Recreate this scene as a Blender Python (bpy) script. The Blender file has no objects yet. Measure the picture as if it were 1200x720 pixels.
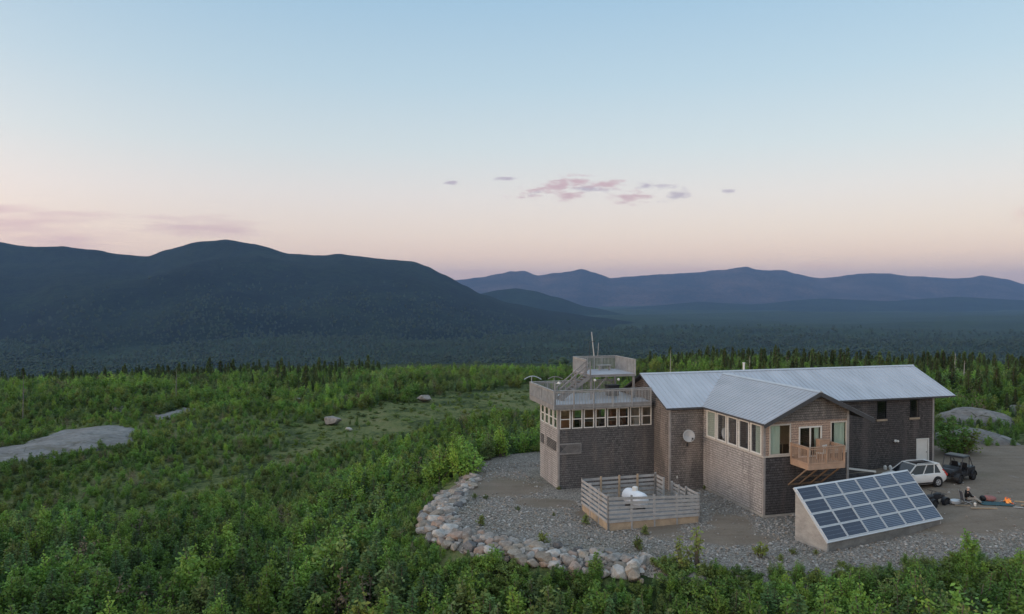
import bpy, math, random
from math import radians as R, sin, cos, pi, hypot, atan2, sqrt, exp
from mathutils import Vector, Matrix, noise
random.seed(11)
sc = bpy.context.scene
col = sc.collection
H = 15.0                      # camera height above the gravel pad
F = 870.0 / 1200.0            # focal length in picture widths

# ---------------------------------------------------------------- helpers
class MB:
    """collects shapes; build() links them as ONE mesh object"""
    def __init__(s):
        s.v = []; s.f = []; s.m = []
    def add(s, vs, fs, mi=0):
        n = len(s.v)
        s.v.extend([tuple(p) for p in vs])
        for f in fs:
            s.f.append(tuple(i + n for i in f)); s.m.append(mi)
    def box(s, x0, y0, z0, x1, y1, z1, mi=0):
        x0, x1 = min(x0, x1), max(x0, x1); y0, y1 = min(y0, y1), max(y0, y1); z0, z1 = min(z0, z1), max(z0, z1)
        s.add([(x0,y0,z0),(x1,y0,z0),(x1,y1,z0),(x0,y1,z0),(x0,y0,z1),(x1,y0,z1),(x1,y1,z1),(x0,y1,z1)],
              [(0,3,2,1),(4,5,6,7),(0,1,5,4),(1,2,6,5),(2,3,7,6),(3,0,4,7)], mi)
    def bar(s, p, q, w, h, mi=0, up=(0,0,1)):
        p, q = Vector(p), Vector(q); d = (q - p).normalized(); up = Vector(up)
        if abs(d.dot(up)) > .97: up = Vector((1,0,0)) if abs(d.x) < .9 else Vector((0,1,0))
        a = d.cross(up).normalized() * (w/2); b = a.cross(d).normalized() * (h/2)
        vs = [p-a-b, p+a-b, p+a+b, p-a+b, q-a-b, q+a-b, q+a+b, q-a+b]
        s.add(vs, [(0,1,2,3),(7,6,5,4),(0,4,5,1),(1,5,6,2),(2,6,7,3),(3,7,4,0)], mi)
    def tube(s, p, q, r0, r1=None, n=8, mi=0, caps=True):
        r1 = r0 if r1 is None else r1
        p, q = Vector(p), Vector(q); d = (q - p).normalized()
        up = Vector((0,0,1)) if abs(d.z) < .9 else Vector((1,0,0))
        a = d.cross(up).normalized(); b = d.cross(a).normalized()
        vs = []
        for c, r in ((p, r0), (q, r1)):
            for i in range(n):
                t = 2*pi*i/n; vs.append(c + a*cos(t)*r + b*sin(t)*r)
        fs = [(i, (i+1) % n, n+(i+1) % n, n+i) for i in range(n)]
        if caps: fs += [tuple(range(n))[::-1], tuple(range(n, 2*n))]
        s.add(vs, fs, mi)
    def path(s, pts, r, n=6, mi=0):
        for a, b in zip(pts, pts[1:]): s.tube(a, b, r, r, n, mi)
    def loft(s, rings, mi=0, caps=True, closed=True):
        n = len(rings[0]); vs = [p for r in rings for p in r]; fs = []
        for k in range(len(rings)-1):
            for i in range(n if closed else n-1):
                j = (i+1) % n
                fs.append((k*n+i, k*n+j, (k+1)*n+j, (k+1)*n+i))
        if caps: fs += [tuple(range(n))[::-1], tuple(range((len(rings)-1)*n, len(rings)*n))]
        s.add(vs, fs, mi)
    def poly_prism(s, pts, vec, mi=0):
        """polygon (3D points) extruded along vec"""
        v = Vector(vec); a = [Vector(p) for p in pts]; n = len(a)
        s.add(a + [p+v for p in a], [tuple(range(n))[::-1], tuple(range(n, 2*n))] + [(i, (i+1) % n, n+(i+1) % n, n+i) for i in range(n)], mi)
    def ellipsoid(s, c, rx, ry, rz, nu=12, nv=8, mi=0, rot=None):
        vs = []; fs = []
        for j in range(nv+1):
            ph = -pi/2 + pi*j/nv
            for i in range(nu):
                t = 2*pi*i/nu
                p = Vector((rx*cos(ph)*cos(t), ry*cos(ph)*sin(t), rz*sin(ph)))
                if rot is not None: p = rot @ p
                vs.append(p + Vector(c))
        for j in range(nv):
            for i in range(nu):
                fs.append((j*nu+i, j*nu+(i+1) % nu, (j+1)*nu+(i+1) % nu, (j+1)*nu+i))
        s.add(vs, fs, mi)
    def mesh(s, name, mats, smooth=False):
        me = bpy.data.meshes.new(name)
        me.from_pydata(s.v, [], s.f)
        for m in (mats if isinstance(mats, (list, tuple)) else [mats]): me.materials.append(m)
        me.polygons.foreach_set('material_index', s.m)
        if smooth: me.polygons.foreach_set('use_smooth', [True]*len(s.f))
        me.update()
        return me
    def build(s, name, mats, parent=None, smooth=False):
        o = bpy.data.objects.new(name, s.mesh(name, mats, smooth)); col.objects.link(o)
        if parent: o.parent = parent
        return o

def bevel(o, w=.02, seg=2):
    m = o.modifiers.new('edge', 'BEVEL'); m.width = w; m.segments = seg; m.limit_method = 'ANGLE'
    return o

def tag(o, label=None, cat=None, group=None, kind=None):
    if label: o['label'] = label
    if cat: o['category'] = cat
    if group: o['group'] = group
    if kind: o['kind'] = kind
    return o

def thing(name, label, cat, loc=(0,0,0), rz=0, group=None):
    o = bpy.data.objects.new(name, None); col.objects.link(o)
    o.location = loc; o.rotation_euler = (0,0,rz); o.empty_display_size = .3
    return tag(o, label, cat, group)

def dup(o, parent=None):
    c = o.copy(); col.objects.link(c); c.parent = parent
    for ch in list(o.children): dup(ch, c)
    return c

def smooth(a, b, x):
    t = max(0., min(1., (x-a)/(b-a))); return t*t*(3-2*t)

def lerp(a, b, t): return a + (b-a)*t

def at(u, v, z):
    """ground position seen at photo position (u, v) if it lies at height z: used only to survey the site"""
    d = (H - z)*870/(v - 345); return ((u-600)/870*d, d)

# ---------------------------------------------------------------- materials
def nt(name):
    m = bpy.data.materials.new(name); m.use_nodes = True
    t = m.node_tree; t.nodes.clear()
    out = t.nodes.new('ShaderNodeOutputMaterial')
    return m, t, out

class N:
    """tiny node graph writer"""
    def __init__(s, t): s.t = t
    def new(s, typ, **kw):
        n = s.t.nodes.new(typ)
        for k, v in kw.items():
            if k.startswith('i_'):
                n.inputs[k[2:].replace('_', ' ')].default_value = v
            else: setattr(n, k, v)
        return n
    def link(s, a, b): s.t.links.new(a, b)
    def setin(s, n, i, v):
        if hasattr(v, 'is_linked') or hasattr(v, 'links'): s.t.links.new(v, n.inputs[i])
        else: n.inputs[i].default_value = v
    def math(s, op, a, b=0., c=0., clamp=False):
        n = s.t.nodes.new('ShaderNodeMath'); n.operation = op; n.use_clamp = clamp
        s.setin(n, 0, a); s.setin(n, 1, b); s.setin(n, 2, c); return n.outputs[0]
    def mix(s, f, a, b, blend='MIX'):
        n = s.t.nodes.new('ShaderNodeMix'); n.data_type = 'RGBA'; n.blend_type = blend
        s.setin(n, 0, f)
        for i, v in ((6, a), (7, b)):
            if isinstance(v, (tuple, list)): v = tuple(v)+(1.,) if len(v) == 3 else v
            s.setin(n, i, v)
        return n.outputs[2]
    def ramp(s, f, stops, interp='LINEAR'):
        n = s.t.nodes.new('ShaderNodeValToRGB'); e = n.color_ramp; e.interpolation = interp
        while len(e.elements) < len(stops): e.elements.new(.5)
        for k, (p, c) in zip(e.elements, stops):
            k.position = p; k.color = tuple(c)+(1.,) if len(c) == 3 else c
        s.setin(n, 0, f); return n.outputs[0]
    def noise(s, vec, scale, detail=3., rough=.55, out=0):
        n = s.t.nodes.new('ShaderNodeTexNoise'); n.inputs['Scale'].default_value = scale
        n.inputs['Detail'].default_value = detail; n.inputs['Roughness'].default_value = rough
        if vec is not None: s.t.links.new(vec, n.inputs['Vector'])
        return n.outputs[out]
    def mapr(s, v, a, b, c=0., d=1.):
        n = s.t.nodes.new('ShaderNodeMapRange'); s.setin(n, 0, v)
        for i, q in ((1, a), (2, b), (3, c), (4, d)): n.inputs[i].default_value = q
        return n.outputs[0]
    def vscale(s, v, xyz):
        n = s.t.nodes.new('ShaderNodeVectorMath'); n.operation = 'MULTIPLY'
        s.t.links.new(v, n.inputs[0]); n.inputs[1].default_value = xyz; return n.outputs[0]
    def bsdf(s, base, rough=.8, metal=0., bump=None, bstr=.3, bdist=.02, spec=.3, **kw):
        n = s.t.nodes.new('ShaderNodeBsdfPrincipled')
        if isinstance(base, (tuple, list)): base = tuple(base)+(1.,) if len(base) == 3 else base
        s.setin(n, 'Base Color', base); s.setin(n, 'Roughness', rough); s.setin(n, 'Metallic', metal)
        n.inputs['Specular IOR Level'].default_value = spec
        if bump is not None:
            b = s.t.nodes.new('ShaderNodeBump'); b.inputs['Strength'].default_value = bstr
            b.inputs['Distance'].default_value = bdist; s.t.links.new(bump, b.inputs['Height'])
            s.t.links.new(b.outputs[0], n.inputs['Normal'])
        for k, v in kw.items(): s.setin(n, k.replace('_', ' '), v)
        return n.outputs[0]

def plain(name, c, rough=.7, metal=0., var=.18, scale=3., spec=.3, bump=0., stretch=(1,1,1)):
    """a colour broken up by two noises, so that no surface is dead flat"""
    m, t, out = nt(name); g = N(t)
    tc = g.new('ShaderNodeTexCoord').outputs['Object']
    v = g.vscale(tc, stretch)
    a = g.noise(v, scale, 4.); b = g.noise(v, scale*9, 2.)
    f = g.math('ADD', g.math('MULTIPLY', a, .65), g.math('MULTIPLY', b, .35))
    k = g.mapr(f, .3, .7, 1-var, 1+var)
    # multiply colour by k
    comb = g.new('ShaderNodeCombineColor')
    for i in range(3): g.link(k, comb.inputs[i])
    cc = g.mix(1., c, comb.outputs[0], 'MULTIPLY')
    sh = g.bsdf(cc, rough, metal, bump=f if bump else None, bstr=bump, spec=spec)
    g.link(sh, out.inputs[0])
    return m

def shingle(name, c1, c2, c3, bw=.18, bh=.17, c4=None):
    """cedar shakes: rows of narrow shakes, each its own tone, blotched by weather"""
    m, t, out = nt(name); g = N(t)
    tc = g.new('ShaderNodeTexCoord').outputs['Object']
    sp = g.new('ShaderNodeSeparateXYZ'); g.link(tc, sp.inputs[0])
    u = g.math('ADD', sp.outputs[0], sp.outputs[1])
    cb = g.new('ShaderNodeCombineXYZ'); g.link(u, cb.inputs[0]); g.link(sp.outputs[2], cb.inputs[1])
    br = g.new('ShaderNodeTexBrick'); br.offset = .41; br.squash = 1.
    g.link(cb.outputs[0], br.inputs['Vector'])
    br.inputs['Scale'].default_value = 1.
    br.inputs['Color1'].default_value = (*c1, 1); br.inputs['Color2'].default_value = (*c2, 1)
    br.inputs['Mortar'].default_value = (c2[0]*.22, c2[1]*.22, c2[2]*.22, 1)
    br.inputs['Mortar Size'].default_value = .007; br.inputs['Brick Width'].default_value = bw
    br.inputs['Row Height'].default_value = bh; br.inputs['Bias'].default_value = -.1
    blot = g.mapr(g.noise(g.vscale(tc, (1,1,.45)), .55, 5., .62), .40, .62)
    c = g.mix(g.math('MULTIPLY', blot, .75), br.outputs['Color'], c3)
    if c4:
        b2 = g.mapr(g.noise(g.vscale(tc, (1.3,1.3,.22)), .8, 4., .6), .52, .68)
        c = g.mix(g.math('MULTIPLY', b2, .6), c, c4)
    fine = g.mapr(g.noise(cb.outputs[0], 11., 3.), .3, .7, .72, 1.28)
    k = g.new('ShaderNodeCombineColor')
    for i in range(3): g.link(fine, k.inputs[i])
    c = g.mix(1., c, k.outputs[0], 'MULTIPLY')
    # each course laps the one below: butt-edge shadow painted as a dark line, plus saw-tooth relief
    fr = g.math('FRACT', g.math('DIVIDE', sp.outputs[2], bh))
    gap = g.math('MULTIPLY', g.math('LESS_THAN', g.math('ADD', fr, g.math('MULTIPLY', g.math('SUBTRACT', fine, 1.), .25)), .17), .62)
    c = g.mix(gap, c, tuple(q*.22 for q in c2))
    hgt = g.math('ADD', g.math('SUBTRACT', 1., fr), g.math('MULTIPLY', br.outputs['Fac'], -.6))
    g.link(g.bsdf(c, .9, bump=hgt, bstr=.8, bdist=.02, spec=.15), out.inputs[0])
    return m

M = {}
def wood(name, c, var=.25):
    return plain(name, c, .85, var=var, scale=2.2, stretch=(1.,1.,1.), spec=.15, bump=.2)
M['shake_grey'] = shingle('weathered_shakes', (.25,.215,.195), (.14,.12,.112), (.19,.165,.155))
M['shake_lit_side'] = shingle('lit_side_shakes', (.45,.42,.40), (.28,.262,.252), (.36,.338,.325), c4=(.21,.193,.187))  # paler than the front shakes: light from the left put into the colour
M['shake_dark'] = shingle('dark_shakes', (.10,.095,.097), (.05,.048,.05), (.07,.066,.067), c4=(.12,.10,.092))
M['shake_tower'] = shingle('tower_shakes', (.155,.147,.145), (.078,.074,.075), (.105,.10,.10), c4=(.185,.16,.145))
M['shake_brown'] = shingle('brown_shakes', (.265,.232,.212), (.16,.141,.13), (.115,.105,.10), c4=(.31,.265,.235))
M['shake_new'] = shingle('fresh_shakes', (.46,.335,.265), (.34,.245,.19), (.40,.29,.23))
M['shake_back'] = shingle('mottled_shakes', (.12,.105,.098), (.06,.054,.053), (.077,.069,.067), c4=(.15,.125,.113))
M['trim'] = wood('pale_trim', (.50,.46,.41), .12)
M['white'] = plain('white_paint', (.66,.64,.60), .5, var=.07)
M['greytrim'] = wood('grey_trim', (.30,.275,.26))
M['greywood'] = wood('weathered_wood', (.24,.23,.225))
M['greywood2'] = wood('silvered_wood', (.335,.33,.325))
M['cedar'] = wood('new_cedar', (.40,.275,.20), .2)
M['brownwood'] = wood('brown_wood', (.24,.165,.115))
M['tanwood'] = wood('tan_wood', (.36,.28,.20))
M['soffit'] = wood('soffit_boards', (.085,.075,.07))
M['fascia'] = plain('dark_fascia', (.07,.07,.075), .6)
M['concrete'] = plain('concrete', (.34,.32,.29), .9, var=.25, scale=1.6, bump=.3)
M['black'] = plain('black_plastic', (.012,.012,.014), .5)
M['rubber'] = plain('rubber', (.016,.016,.017), .85)
M['darkmetal'] = plain('dark_metal', (.06,.06,.065), .5, metal=.4)
M['galv'] = plain('galvanised_metal', (.52,.53,.55), .45, metal=.6, var=.1)
M['interior'] = plain('interior_wall', (.42,.38,.33), .8)
M['intdark'] = plain('interior_floor', (.10,.075,.055), .8)
M['orange'] = plain('orange_panel', (.25,.13,.075), .7)
M['curtain'] = plain('green_curtain', (.62,.72,.64), .9, var=.14, scale=5, stretch=(7,7,.15))
M['alu'] = plain('aluminium_frame', (.58,.60,.62), .45, metal=.3, var=.05)

def glass(name, tint=(.02,.025,.03), t=.62, rough=.03):
    m, tr, out = nt(name); g = N(tr)
    lw = g.new('ShaderNodeFresnel'); lw.inputs[0].default_value = 1.5
    gl = g.new('ShaderNodeBsdfGlossy'); gl.inputs['Roughness'].default_value = rough
    gl.inputs['Color'].default_value = (.9,.93,.95,1)
    tp = g.new('ShaderNodeBsdfTransparent'); tp.inputs[0].default_value = (t, t*1.02, t, 1)
    mx = g.new('ShaderNodeMixShader')
    g.link(g.math('MULTIPLY_ADD', lw.outputs[0], .6, .03, clamp=True), mx.inputs[0]); g.link(tp.outputs[0], mx.inputs[1]); g.link(gl.outputs[0], mx.inputs[2])
    g.link(mx.outputs[0], out.inputs[0]); return m
M['glass'] = glass('window_glass', t=.9)
M['carglass'] = plain('tinted_glass', (.012,.014,.018), .06, var=.05, spec=.6)

def metal_roof(name, c, rough=.42):
    m, t, out = nt(name); g = N(t)
    tc = g.new('ShaderNodeTexCoord').outputs['Object']
    a = g.noise(g.vscale(tc, (1,.35,.35)), .9, 4.); b = g.noise(tc, 14., 2.)
    f = g.mapr(g.math('ADD', g.math('MULTIPLY', a, .7), g.math('MULTIPLY', b, .3)), .35, .65, .86, 1.1)
    k = g.new('ShaderNodeCombineColor')
    for i in range(3): g.link(f, k.inputs[i])
    c = g.mix(1., c, k.outputs[0], 'MULTIPLY')
    g.link(g.bsdf(c, g.mapr(a, .3, .7, rough-.06, rough+.1), .25, spec=.4), out.inputs[0]); return m
M['roof'] = metal_roof('steel_roofing', (.46,.48,.525))
M['roof2'] = metal_roof('wing_steel_roofing', (.40,.415,.45))
# ---------------------------------------------------------------- camera, sky, sun, air
cam = bpy.data.cameras.new('camera'); cam.sensor_width = 36; cam.lens = 36*F
cam.clip_start = .5; cam.clip_end = 80000
co = bpy.data.objects.new('camera', cam); col.objects.link(co)
co.location = (0, 0, H); co.rotation_euler = (R(90) - math.atan(15/870), 0, 0)
sc.camera = co

SUN_AZ = Vector((-.86, -.51, 0)).normalized(); SUN_EL = R(4.0)
W = bpy.data.worlds.new('World'); sc.world = W; W.use_nodes = True
def build_sky():
    t = W.node_tree; t.nodes.clear(); g = N(t)
    out = t.nodes.new('ShaderNodeOutputWorld')
    tc = g.new('ShaderNodeTexCoord').outputs['Generated']
    sp = g.new('ShaderNodeSeparateXYZ'); g.link(tc, sp.inputs[0])
    X, Y, Z = sp.outputs
    # dusk: rose belt above the horizon, grey-white, then blue
    def c(r, gg, b): return tuple(((q/255+.055)/1.055)**2.4 for q in (r, gg, b))
    zs = g.math('MULTIPLY', Z, 1.0)
    sky = g.ramp(zs, [(0., c(220,190,186)), (.022, c(231,196,187)), (.05, c(244,212,196)), (.082, c(239,217,205)), (.13, c(229,219,215)),
                      (.19, c(208,216,219)), (.27, c(184,206,219)), (.38, c(156,190,215)), (.6, tuple(1.2*q for q in c(182,202,220))), (1., tuple(1.3*q for q in c(184,203,220)))])
    # glow of the set sun, low on the left and behind
    dx = g.math('ADD', g.math('MULTIPLY', X, SUN_AZ.x), g.math('MULTIPLY', Y, SUN_AZ.y))
    side = g.mapr(dx, -.35, 1., 0., 1.)
    low = g.mapr(g.math('ABSOLUTE', Z), 0., .62, 1., 0.)
    glow = g.math('MULTIPLY', g.math('POWER', side, 2.2), g.math('POWER', low, 1.7))
    gl = g.mix(1., (2.6, 1.65, 1.05), g.ramp(glow, [(0., (0,0,0)), (1., (1,1,1))]), 'MULTIPLY')
    nish = g.new('ShaderNodeTexSky'); nish.sky_type = 'NISHITA'; nish.sun_disc = False
    nish.sun_elevation = SUN_EL; nish.sun_rotation = atan2(SUN_AZ.x, SUN_AZ.y); nish.air_density = 1.; nish.altitude = 600
    # ---- clouds
    ysafe = g.math('MAXIMUM', Y, .05)
    px = g.math('DIVIDE', X, ysafe); pz = g.math('DIVIDE', Z, ysafe)
    cv = g.new('ShaderNodeCombineXYZ'); g.link(px, cv.inputs[0]); g.link(pz, cv.inputs[1])
    n1 = g.noise(g.vscale(cv.outputs[0], (34, 120, 1)), 1., 7., .68)
    n2 = g.noise(g.vscale(cv.outputs[0], (7, 60, 1)), 1., 6., .6)
    def blob(u, v, rx, ry, slant=0.):
        cx, cz = (u-600)/870, (345-v)/870
        a = g.math('DIVIDE', g.math('SUBTRACT', px, cx), rx/870)
        zz = g.math('ADD', g.math('SUBTRACT', pz, cz), g.math('MULTIPLY', g.math('SUBTRACT', px, cx), -slant))
        b = g.math('DIVIDE', zz, ry/870)
        return g.math('SUBTRACT', 1., g.math('SQRT', g.math('ADD', g.math('MULTIPLY', a, a), g.math('MULTIPLY', b, b))))
    def field(blobs, n, k, lo, hi):
        acc = None
        for q in blobs:
            b = blob(*q); acc = b if acc is None else g.math('MAXIMUM', acc, b)
        return g.mapr(g.math('ADD', acc, g.math('MULTIPLY', g.math('SUBTRACT', n, .5), k)), lo, hi)
    pink = field([(652,219,46,11,.2), (674,214,24,8,0.), (712,217,26,7,0.), (740,231,28,9,.05), (668,230,24,6,.1)], n1, 3.6, .1, .85)
    mauve = field([(797,229,28,8,.28), (527,214,13,4,0.), (592,210,16,4,0.), (770,219,26,5,.05), (853,225,9,4,0.), (630,226,16,4,.25), (756,218,18,5,0.), (690,222,40,5,0.)], n1, 3.6, .2, .9)
    streak = field([(20,262,130,16,.02), (70,283,110,12,0.), (240,268,90,14,-.08), (0,245,70,8,0.)], n2, 3.6, -.05, 1.0)
    rose = field([(1195,250,22,14,.1), (560,320,120,9,0.), (960,312,60,6,0.), (800,316,160,6,0.)], n2, 2.6, .25, 1.2)
    fwd = g.math('GREATER_THAN', Y, .1)
    for msk, cc, k in ((streak, c(206,170,180), .75), (rose, c(226,184,178), .5), (mauve, c(178,162,180), .9), (pink, c(198,162,172), .95)):
        sky = g.mix(g.math('MULTIPLY', g.math('MULTIPLY', msk, fwd), k), sky, cc)
    tot = g.mix(1., sky, gl, 'ADD')
    bg = g.new('ShaderNodeBackground'); g.link(tot, bg.inputs[0]); bg.inputs[1].default_value = 1.0
    b2 = g.new('ShaderNodeBackground'); g.link(nish.outputs[0], b2.inputs[0]); b2.inputs[1].default_value = .05
    ad = g.new('ShaderNodeAddShader'); g.link(bg.outputs[0], ad.inputs[0]); g.link(b2.outputs[0], ad.inputs[1])
    g.link(ad.outputs[0], out.inputs[0])
build_sky()
sl = bpy.data.lights.new('sun', 'SUN'); sl.energy = .9; sl.angle = R(14); sl.color = (1., .80, .64)
so = bpy.data.objects.new('sun', sl); col.objects.link(so)
d = -(SUN_AZ*cos(R(9)) + Vector((0,0,sin(R(9)))))
so.rotation_euler = d.to_track_quat('-Z', 'Y').to_euler()
sc.view_settings.view_transform = 'Standard'; sc.view_settings.look = 'None'
sc.view_settings.exposure = 0.0; sc.view_settings.gamma = 1.0

# ---------------------------------------------------------------- lie of the land
PAD = [(-2.6,66), (-3.6,58.3), (-4.6,51.0), (-4.1,47.4), (-2.0,44.9), (1.0,43.3), (4.9,42.1), (7.6,41.2), (11.9,40.3), (16.7,40.4),
       (22,41.2), (26.7,41.6), (31,40.4), (46,40), (64,46), (66,58), (58,68), (48,70.5), (40,69.5), (36,72), (34,80), (6,72), (0,69)]
def seg_d(px, py, a, b):
    ax, ay = a; bx, by = b; dx, dy = bx-ax, by-ay
    t = max(0., min(1., ((px-ax)*dx+(py-ay)*dy)/(dx*dx+dy*dy)))
    return hypot(px-ax-t*dx, py-ay-t*dy)
def sdf(px, py, poly):
    """signed distance to a polygon, negative inside"""
    dmin = 1e9; ins = False; n = len(poly)
    for i in range(n):
        a, b = poly[i], poly[(i+1) % n]
        dmin = min(dmin, seg_d(px, py, a, b))
        if (a[1] > py) != (b[1] > py) and px < (b[0]-a[0])*(py-a[1])/(b[1]-a[1])+a[0]: ins = not ins
    return -dmin if ins else dmin
def pad_z(x, y):
    return .55*smooth(23, 33, x) + .05*noise.noise((x*.25, y*.25, 3.)) + .02*noise.noise((x*.9, y*.9, 7.))
def base_z(x, y):
    r = hypot(x, y)
    z = lerp(-4., .35, smooth(24, 40, x)*smooth(44, 60, y))
    z += .5*noise.noise((x*.03, y*.03, 1.))*smooth(30, 80, r) + .3*noise.noise((x*.11, y*.11, 5.))
    z += lerp(0., -1.6, smooth(95, 190, y))*smooth(10, 40, x)
    # brow of the hill, then the long fall to the valley
    if r > 150:
        z -= 176*smooth(185, 1500, r) + 6*smooth(150, 260, r)
    return z
def ground_z(x, y):
    b = base_z(x, y)
    if -30 < x < 90 and 20 < y < 100:
        s = sdf(x, y, PAD)
        if s < 9:
            k = smooth(.1, 8.5, s)
            b = lerp(pad_z(x, y) - .12, b, k)
            if s < 0: b = pad_z(x, y) - .12
    return b
CLEAR = [(-33,102), (-24,122), (-11,142), (6,156), (9,140), (7,124), (-7,108), (-18,95), (-24,88), (-28,86), (-29,92)]
TRACK = [at(u, v, -4.) for u, v in ((-40,686), (0,669), (97,635), (151,603), (233,574), (335,540), (400,520))]
SLAB = [(-58.5,77.5), (-56,81.5), (-51,86), (-47.5,90), (-48,94), (-50.5,97), (-51.5,101), (-55,106), (-58,106), (-61.5,101), (-60.5,96), (-61,91.5), (-64,88), (-66,84), (-63,79)]
SLABTAIL = [(-52.5,112), (-51,117), (-52,122), (-54,123), (-55.5,118), (-55.5,113)]

def grid_obj(name, rows, mat, kind='structure', smoothf=True):
    nr, nc = len(rows), len(rows[0]); vs = [p for r in rows for p in r]
    fs = [(i*nc+j, i*nc+j+1, (i+1)*nc+j+1, (i+1)*nc+j) for i in range(nr-1) for j in range(nc-1)]
    me = bpy.data.meshes.new(name); me.from_pydata(vs, [], fs); me.materials.append(mat)
    if smoothf: me.polygons.foreach_set('use_smooth', [True]*len(fs))
    o = bpy.data.objects.new(name, me); col.objects.link(o); o['kind'] = kind
    return o

def forest_floor_mat():
    m, t, out = nt('ground_cover'); g = N(t)
    pos = g.new('ShaderNodeNewGeometry').outputs['Position']
    sp = g.new('ShaderNodeSeparateXYZ'); g.link(pos, sp.inputs[0])
    r = g.new('ShaderNodeVectorMath', operation='LENGTH'); g.link(g.vscale(pos, (1,1,0)), r.inputs[0]); r = r.outputs['Value']
    a = g.noise(pos, .16, 6., .65); b = g.noise(pos, 1.7, 5., .6)
    near = g.ramp(g.math('ADD', g.math('MULTIPLY', a, .6), g.math('MULTIPLY', b, .4)),
                  [(.32, (.018,.03,.012)), (.45, (.04,.06,.021)), (.52, (.115,.14,.05)), (.62, (.165,.16,.072)), (.72, (.17,.15,.10))])
    # the wooded valley floor, told apart by stands of different age
    f1 = g.noise(pos, .0035, 6., .6); f2 = g.noise(pos, .028, 5., .7); f3 = g.noise(g.vscale(pos, (1,1,1)), .11, 3., .7)
    far = g.ramp(g.math('ADD', g.math('MULTIPLY', f1, .35), g.math('ADD', g.math('MULTIPLY', f2, .35), g.math('MULTIPLY', f3, .3))),
                 [(.36, (.008,.017,.010)), (.47, (.018,.034,.016)), (.56, (.03,.052,.021)), (.66, (.05,.075,.03))])
    c = g.mix(g.mapr(r, 190., 330.), near, far)
    hgt = g.mix(g.mapr(r, 190., 330.), b, g.math('MULTIPLY', g.math('ADD', f2, f3), 12.))
    g.link(g.bsdf(c, .95, bump=hgt, bstr=.9, bdist=.35, spec=.1), out.inputs[0]); return m

def hill_mat(name, cs, sc1=.0025, bd=14.):
    m, t, out = nt(name); g = N(t)
    pos = g.new('ShaderNodeNewGeometry').outputs['Position']
    f1 = g.noise(pos, sc1, 7., .62); f2 = g.noise(pos, .02, 5., .7); f3 = g.noise(pos, .06, 3., .7)
    v = g.math('ADD', g.math('MULTIPLY', f1, .4), g.math('ADD', g.math('MULTIPLY', f2, .35), g.math('MULTIPLY', f3, .25)))
    c = g.ramp(v, [(.41, cs[0]), (.5, cs[1]), (.59, cs[2])])
    g.link(g.bsdf(c, 1., bump=g.math('ADD', f2, g.math('MULTIPLY', f3, .6)), bstr=.9, bdist=bd, spec=.05), out.inputs[0]); return m

def angles():
    a = []; x = -180.
    while x < 180:
        a.append(x); x += .16 if abs(x) < 44 else (1. if abs(x) < 70 else 5.)
    a.append(180.)
    return [R(q) for q in a]
def build_ground():
    A = angles(); rows = []; r = 6.
    while r < 26000:
        rows.append([(r*sin(q), r*cos(q), ground_z(r*sin(q), r*cos(q)) + valley(r, q)) for q in A])
        r *= 1.022 if r < 300 else 1.045
    o = grid_obj('ground', rows, forest_floor_mat())
    tag(o, 'shrubby hilltop ground falling away to the dark wooded valley floor', 'ground')
def valley(r, q):
    """long low swells of the valley floor"""
    if r < 700: return 0.
    k = smooth(700, 2200, r)
    x, y = r*sin(q), r*cos(q)
    z = 26*noise.fractal((x*.0006, y*.0011, 2.), 1., 2., 4)*k
    # low wooded rise on the right that hides the valley behind it
    z += 20*exp(-((r-3600)/700)**2)*smooth(-.05, .25, q)
    return z

def profile(pts):
    def f(u):
        if u <= pts[0][0]: return pts[0][1]
        for (a, va), (b, vb) in zip(pts, pts[1:]):
            if u <= b:
                t = (u-a)/(b-a); return va + (vb-va)*t*t*(3-2*t)*.5 + (vb-va)*t*.5
        return pts[-1][1]
    return f
def ridge(name, label, cat, pts, dist, front, back, mat, u0, u1, rough, du=2.2, base=-230., gully=.25, seed=0.):
    """a mountain whose crest stands DIST metres off with the skyline surveyed in PTS; its flanks fall to the valley"""
    f = profile(pts); rows = []
    us = [u0 + i*du for i in range(int((u1-u0)/du)+1)]
    S = [-1 + i/34 for i in range(35)] + [i/8 for i in range(1, 9)]
    for s in S:
        row = []
        for u in us:
            q = math.atan((u-600)/870)
            top = H + (345-f(u))/870*dist
            rd = (dist + s*(front if s < 0 else back))/cos(q)*1.0
            x, y = rd*sin(q), rd*cos(q)
            h = (top-base)
            fall = (1-abs(s))
            fall = fall**1.6 if s < 0 else fall
            n = noise.fractal((x*rough, y*rough, seed), 1., 2.1, 6)
            w = 4*abs(s)*(1-abs(s))
            gl = noise.fractal((x*rough*.45+seed, y*rough*.45, seed*3), 1., 2., 3)
            z = base + h*fall + h*w*gully*(.6*n + .7*gl)*(1 if s < 0 else .5)
            z += h*(.010 if dist < 9000 else .022)*noise.fractal((x*rough*7, y*rough*7, seed), 1., 2., 4)
            row.append((x, y, z))
        rows.append(row)
    o = grid_obj(name, rows, mat)
    tag(o, label, cat); RIDGES.append(o)
RIDGES = []
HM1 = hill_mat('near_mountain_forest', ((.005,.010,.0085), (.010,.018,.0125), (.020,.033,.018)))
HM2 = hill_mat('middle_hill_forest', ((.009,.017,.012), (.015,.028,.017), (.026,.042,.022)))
HM3 = hill_mat('far_range_forest_rosy_lit', ((.020,.021,.022), (.055,.044,.040), (.15,.10,.082)), .0012, 40.)  # rosy dusk light on the range is painted into the lightest tone
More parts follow.
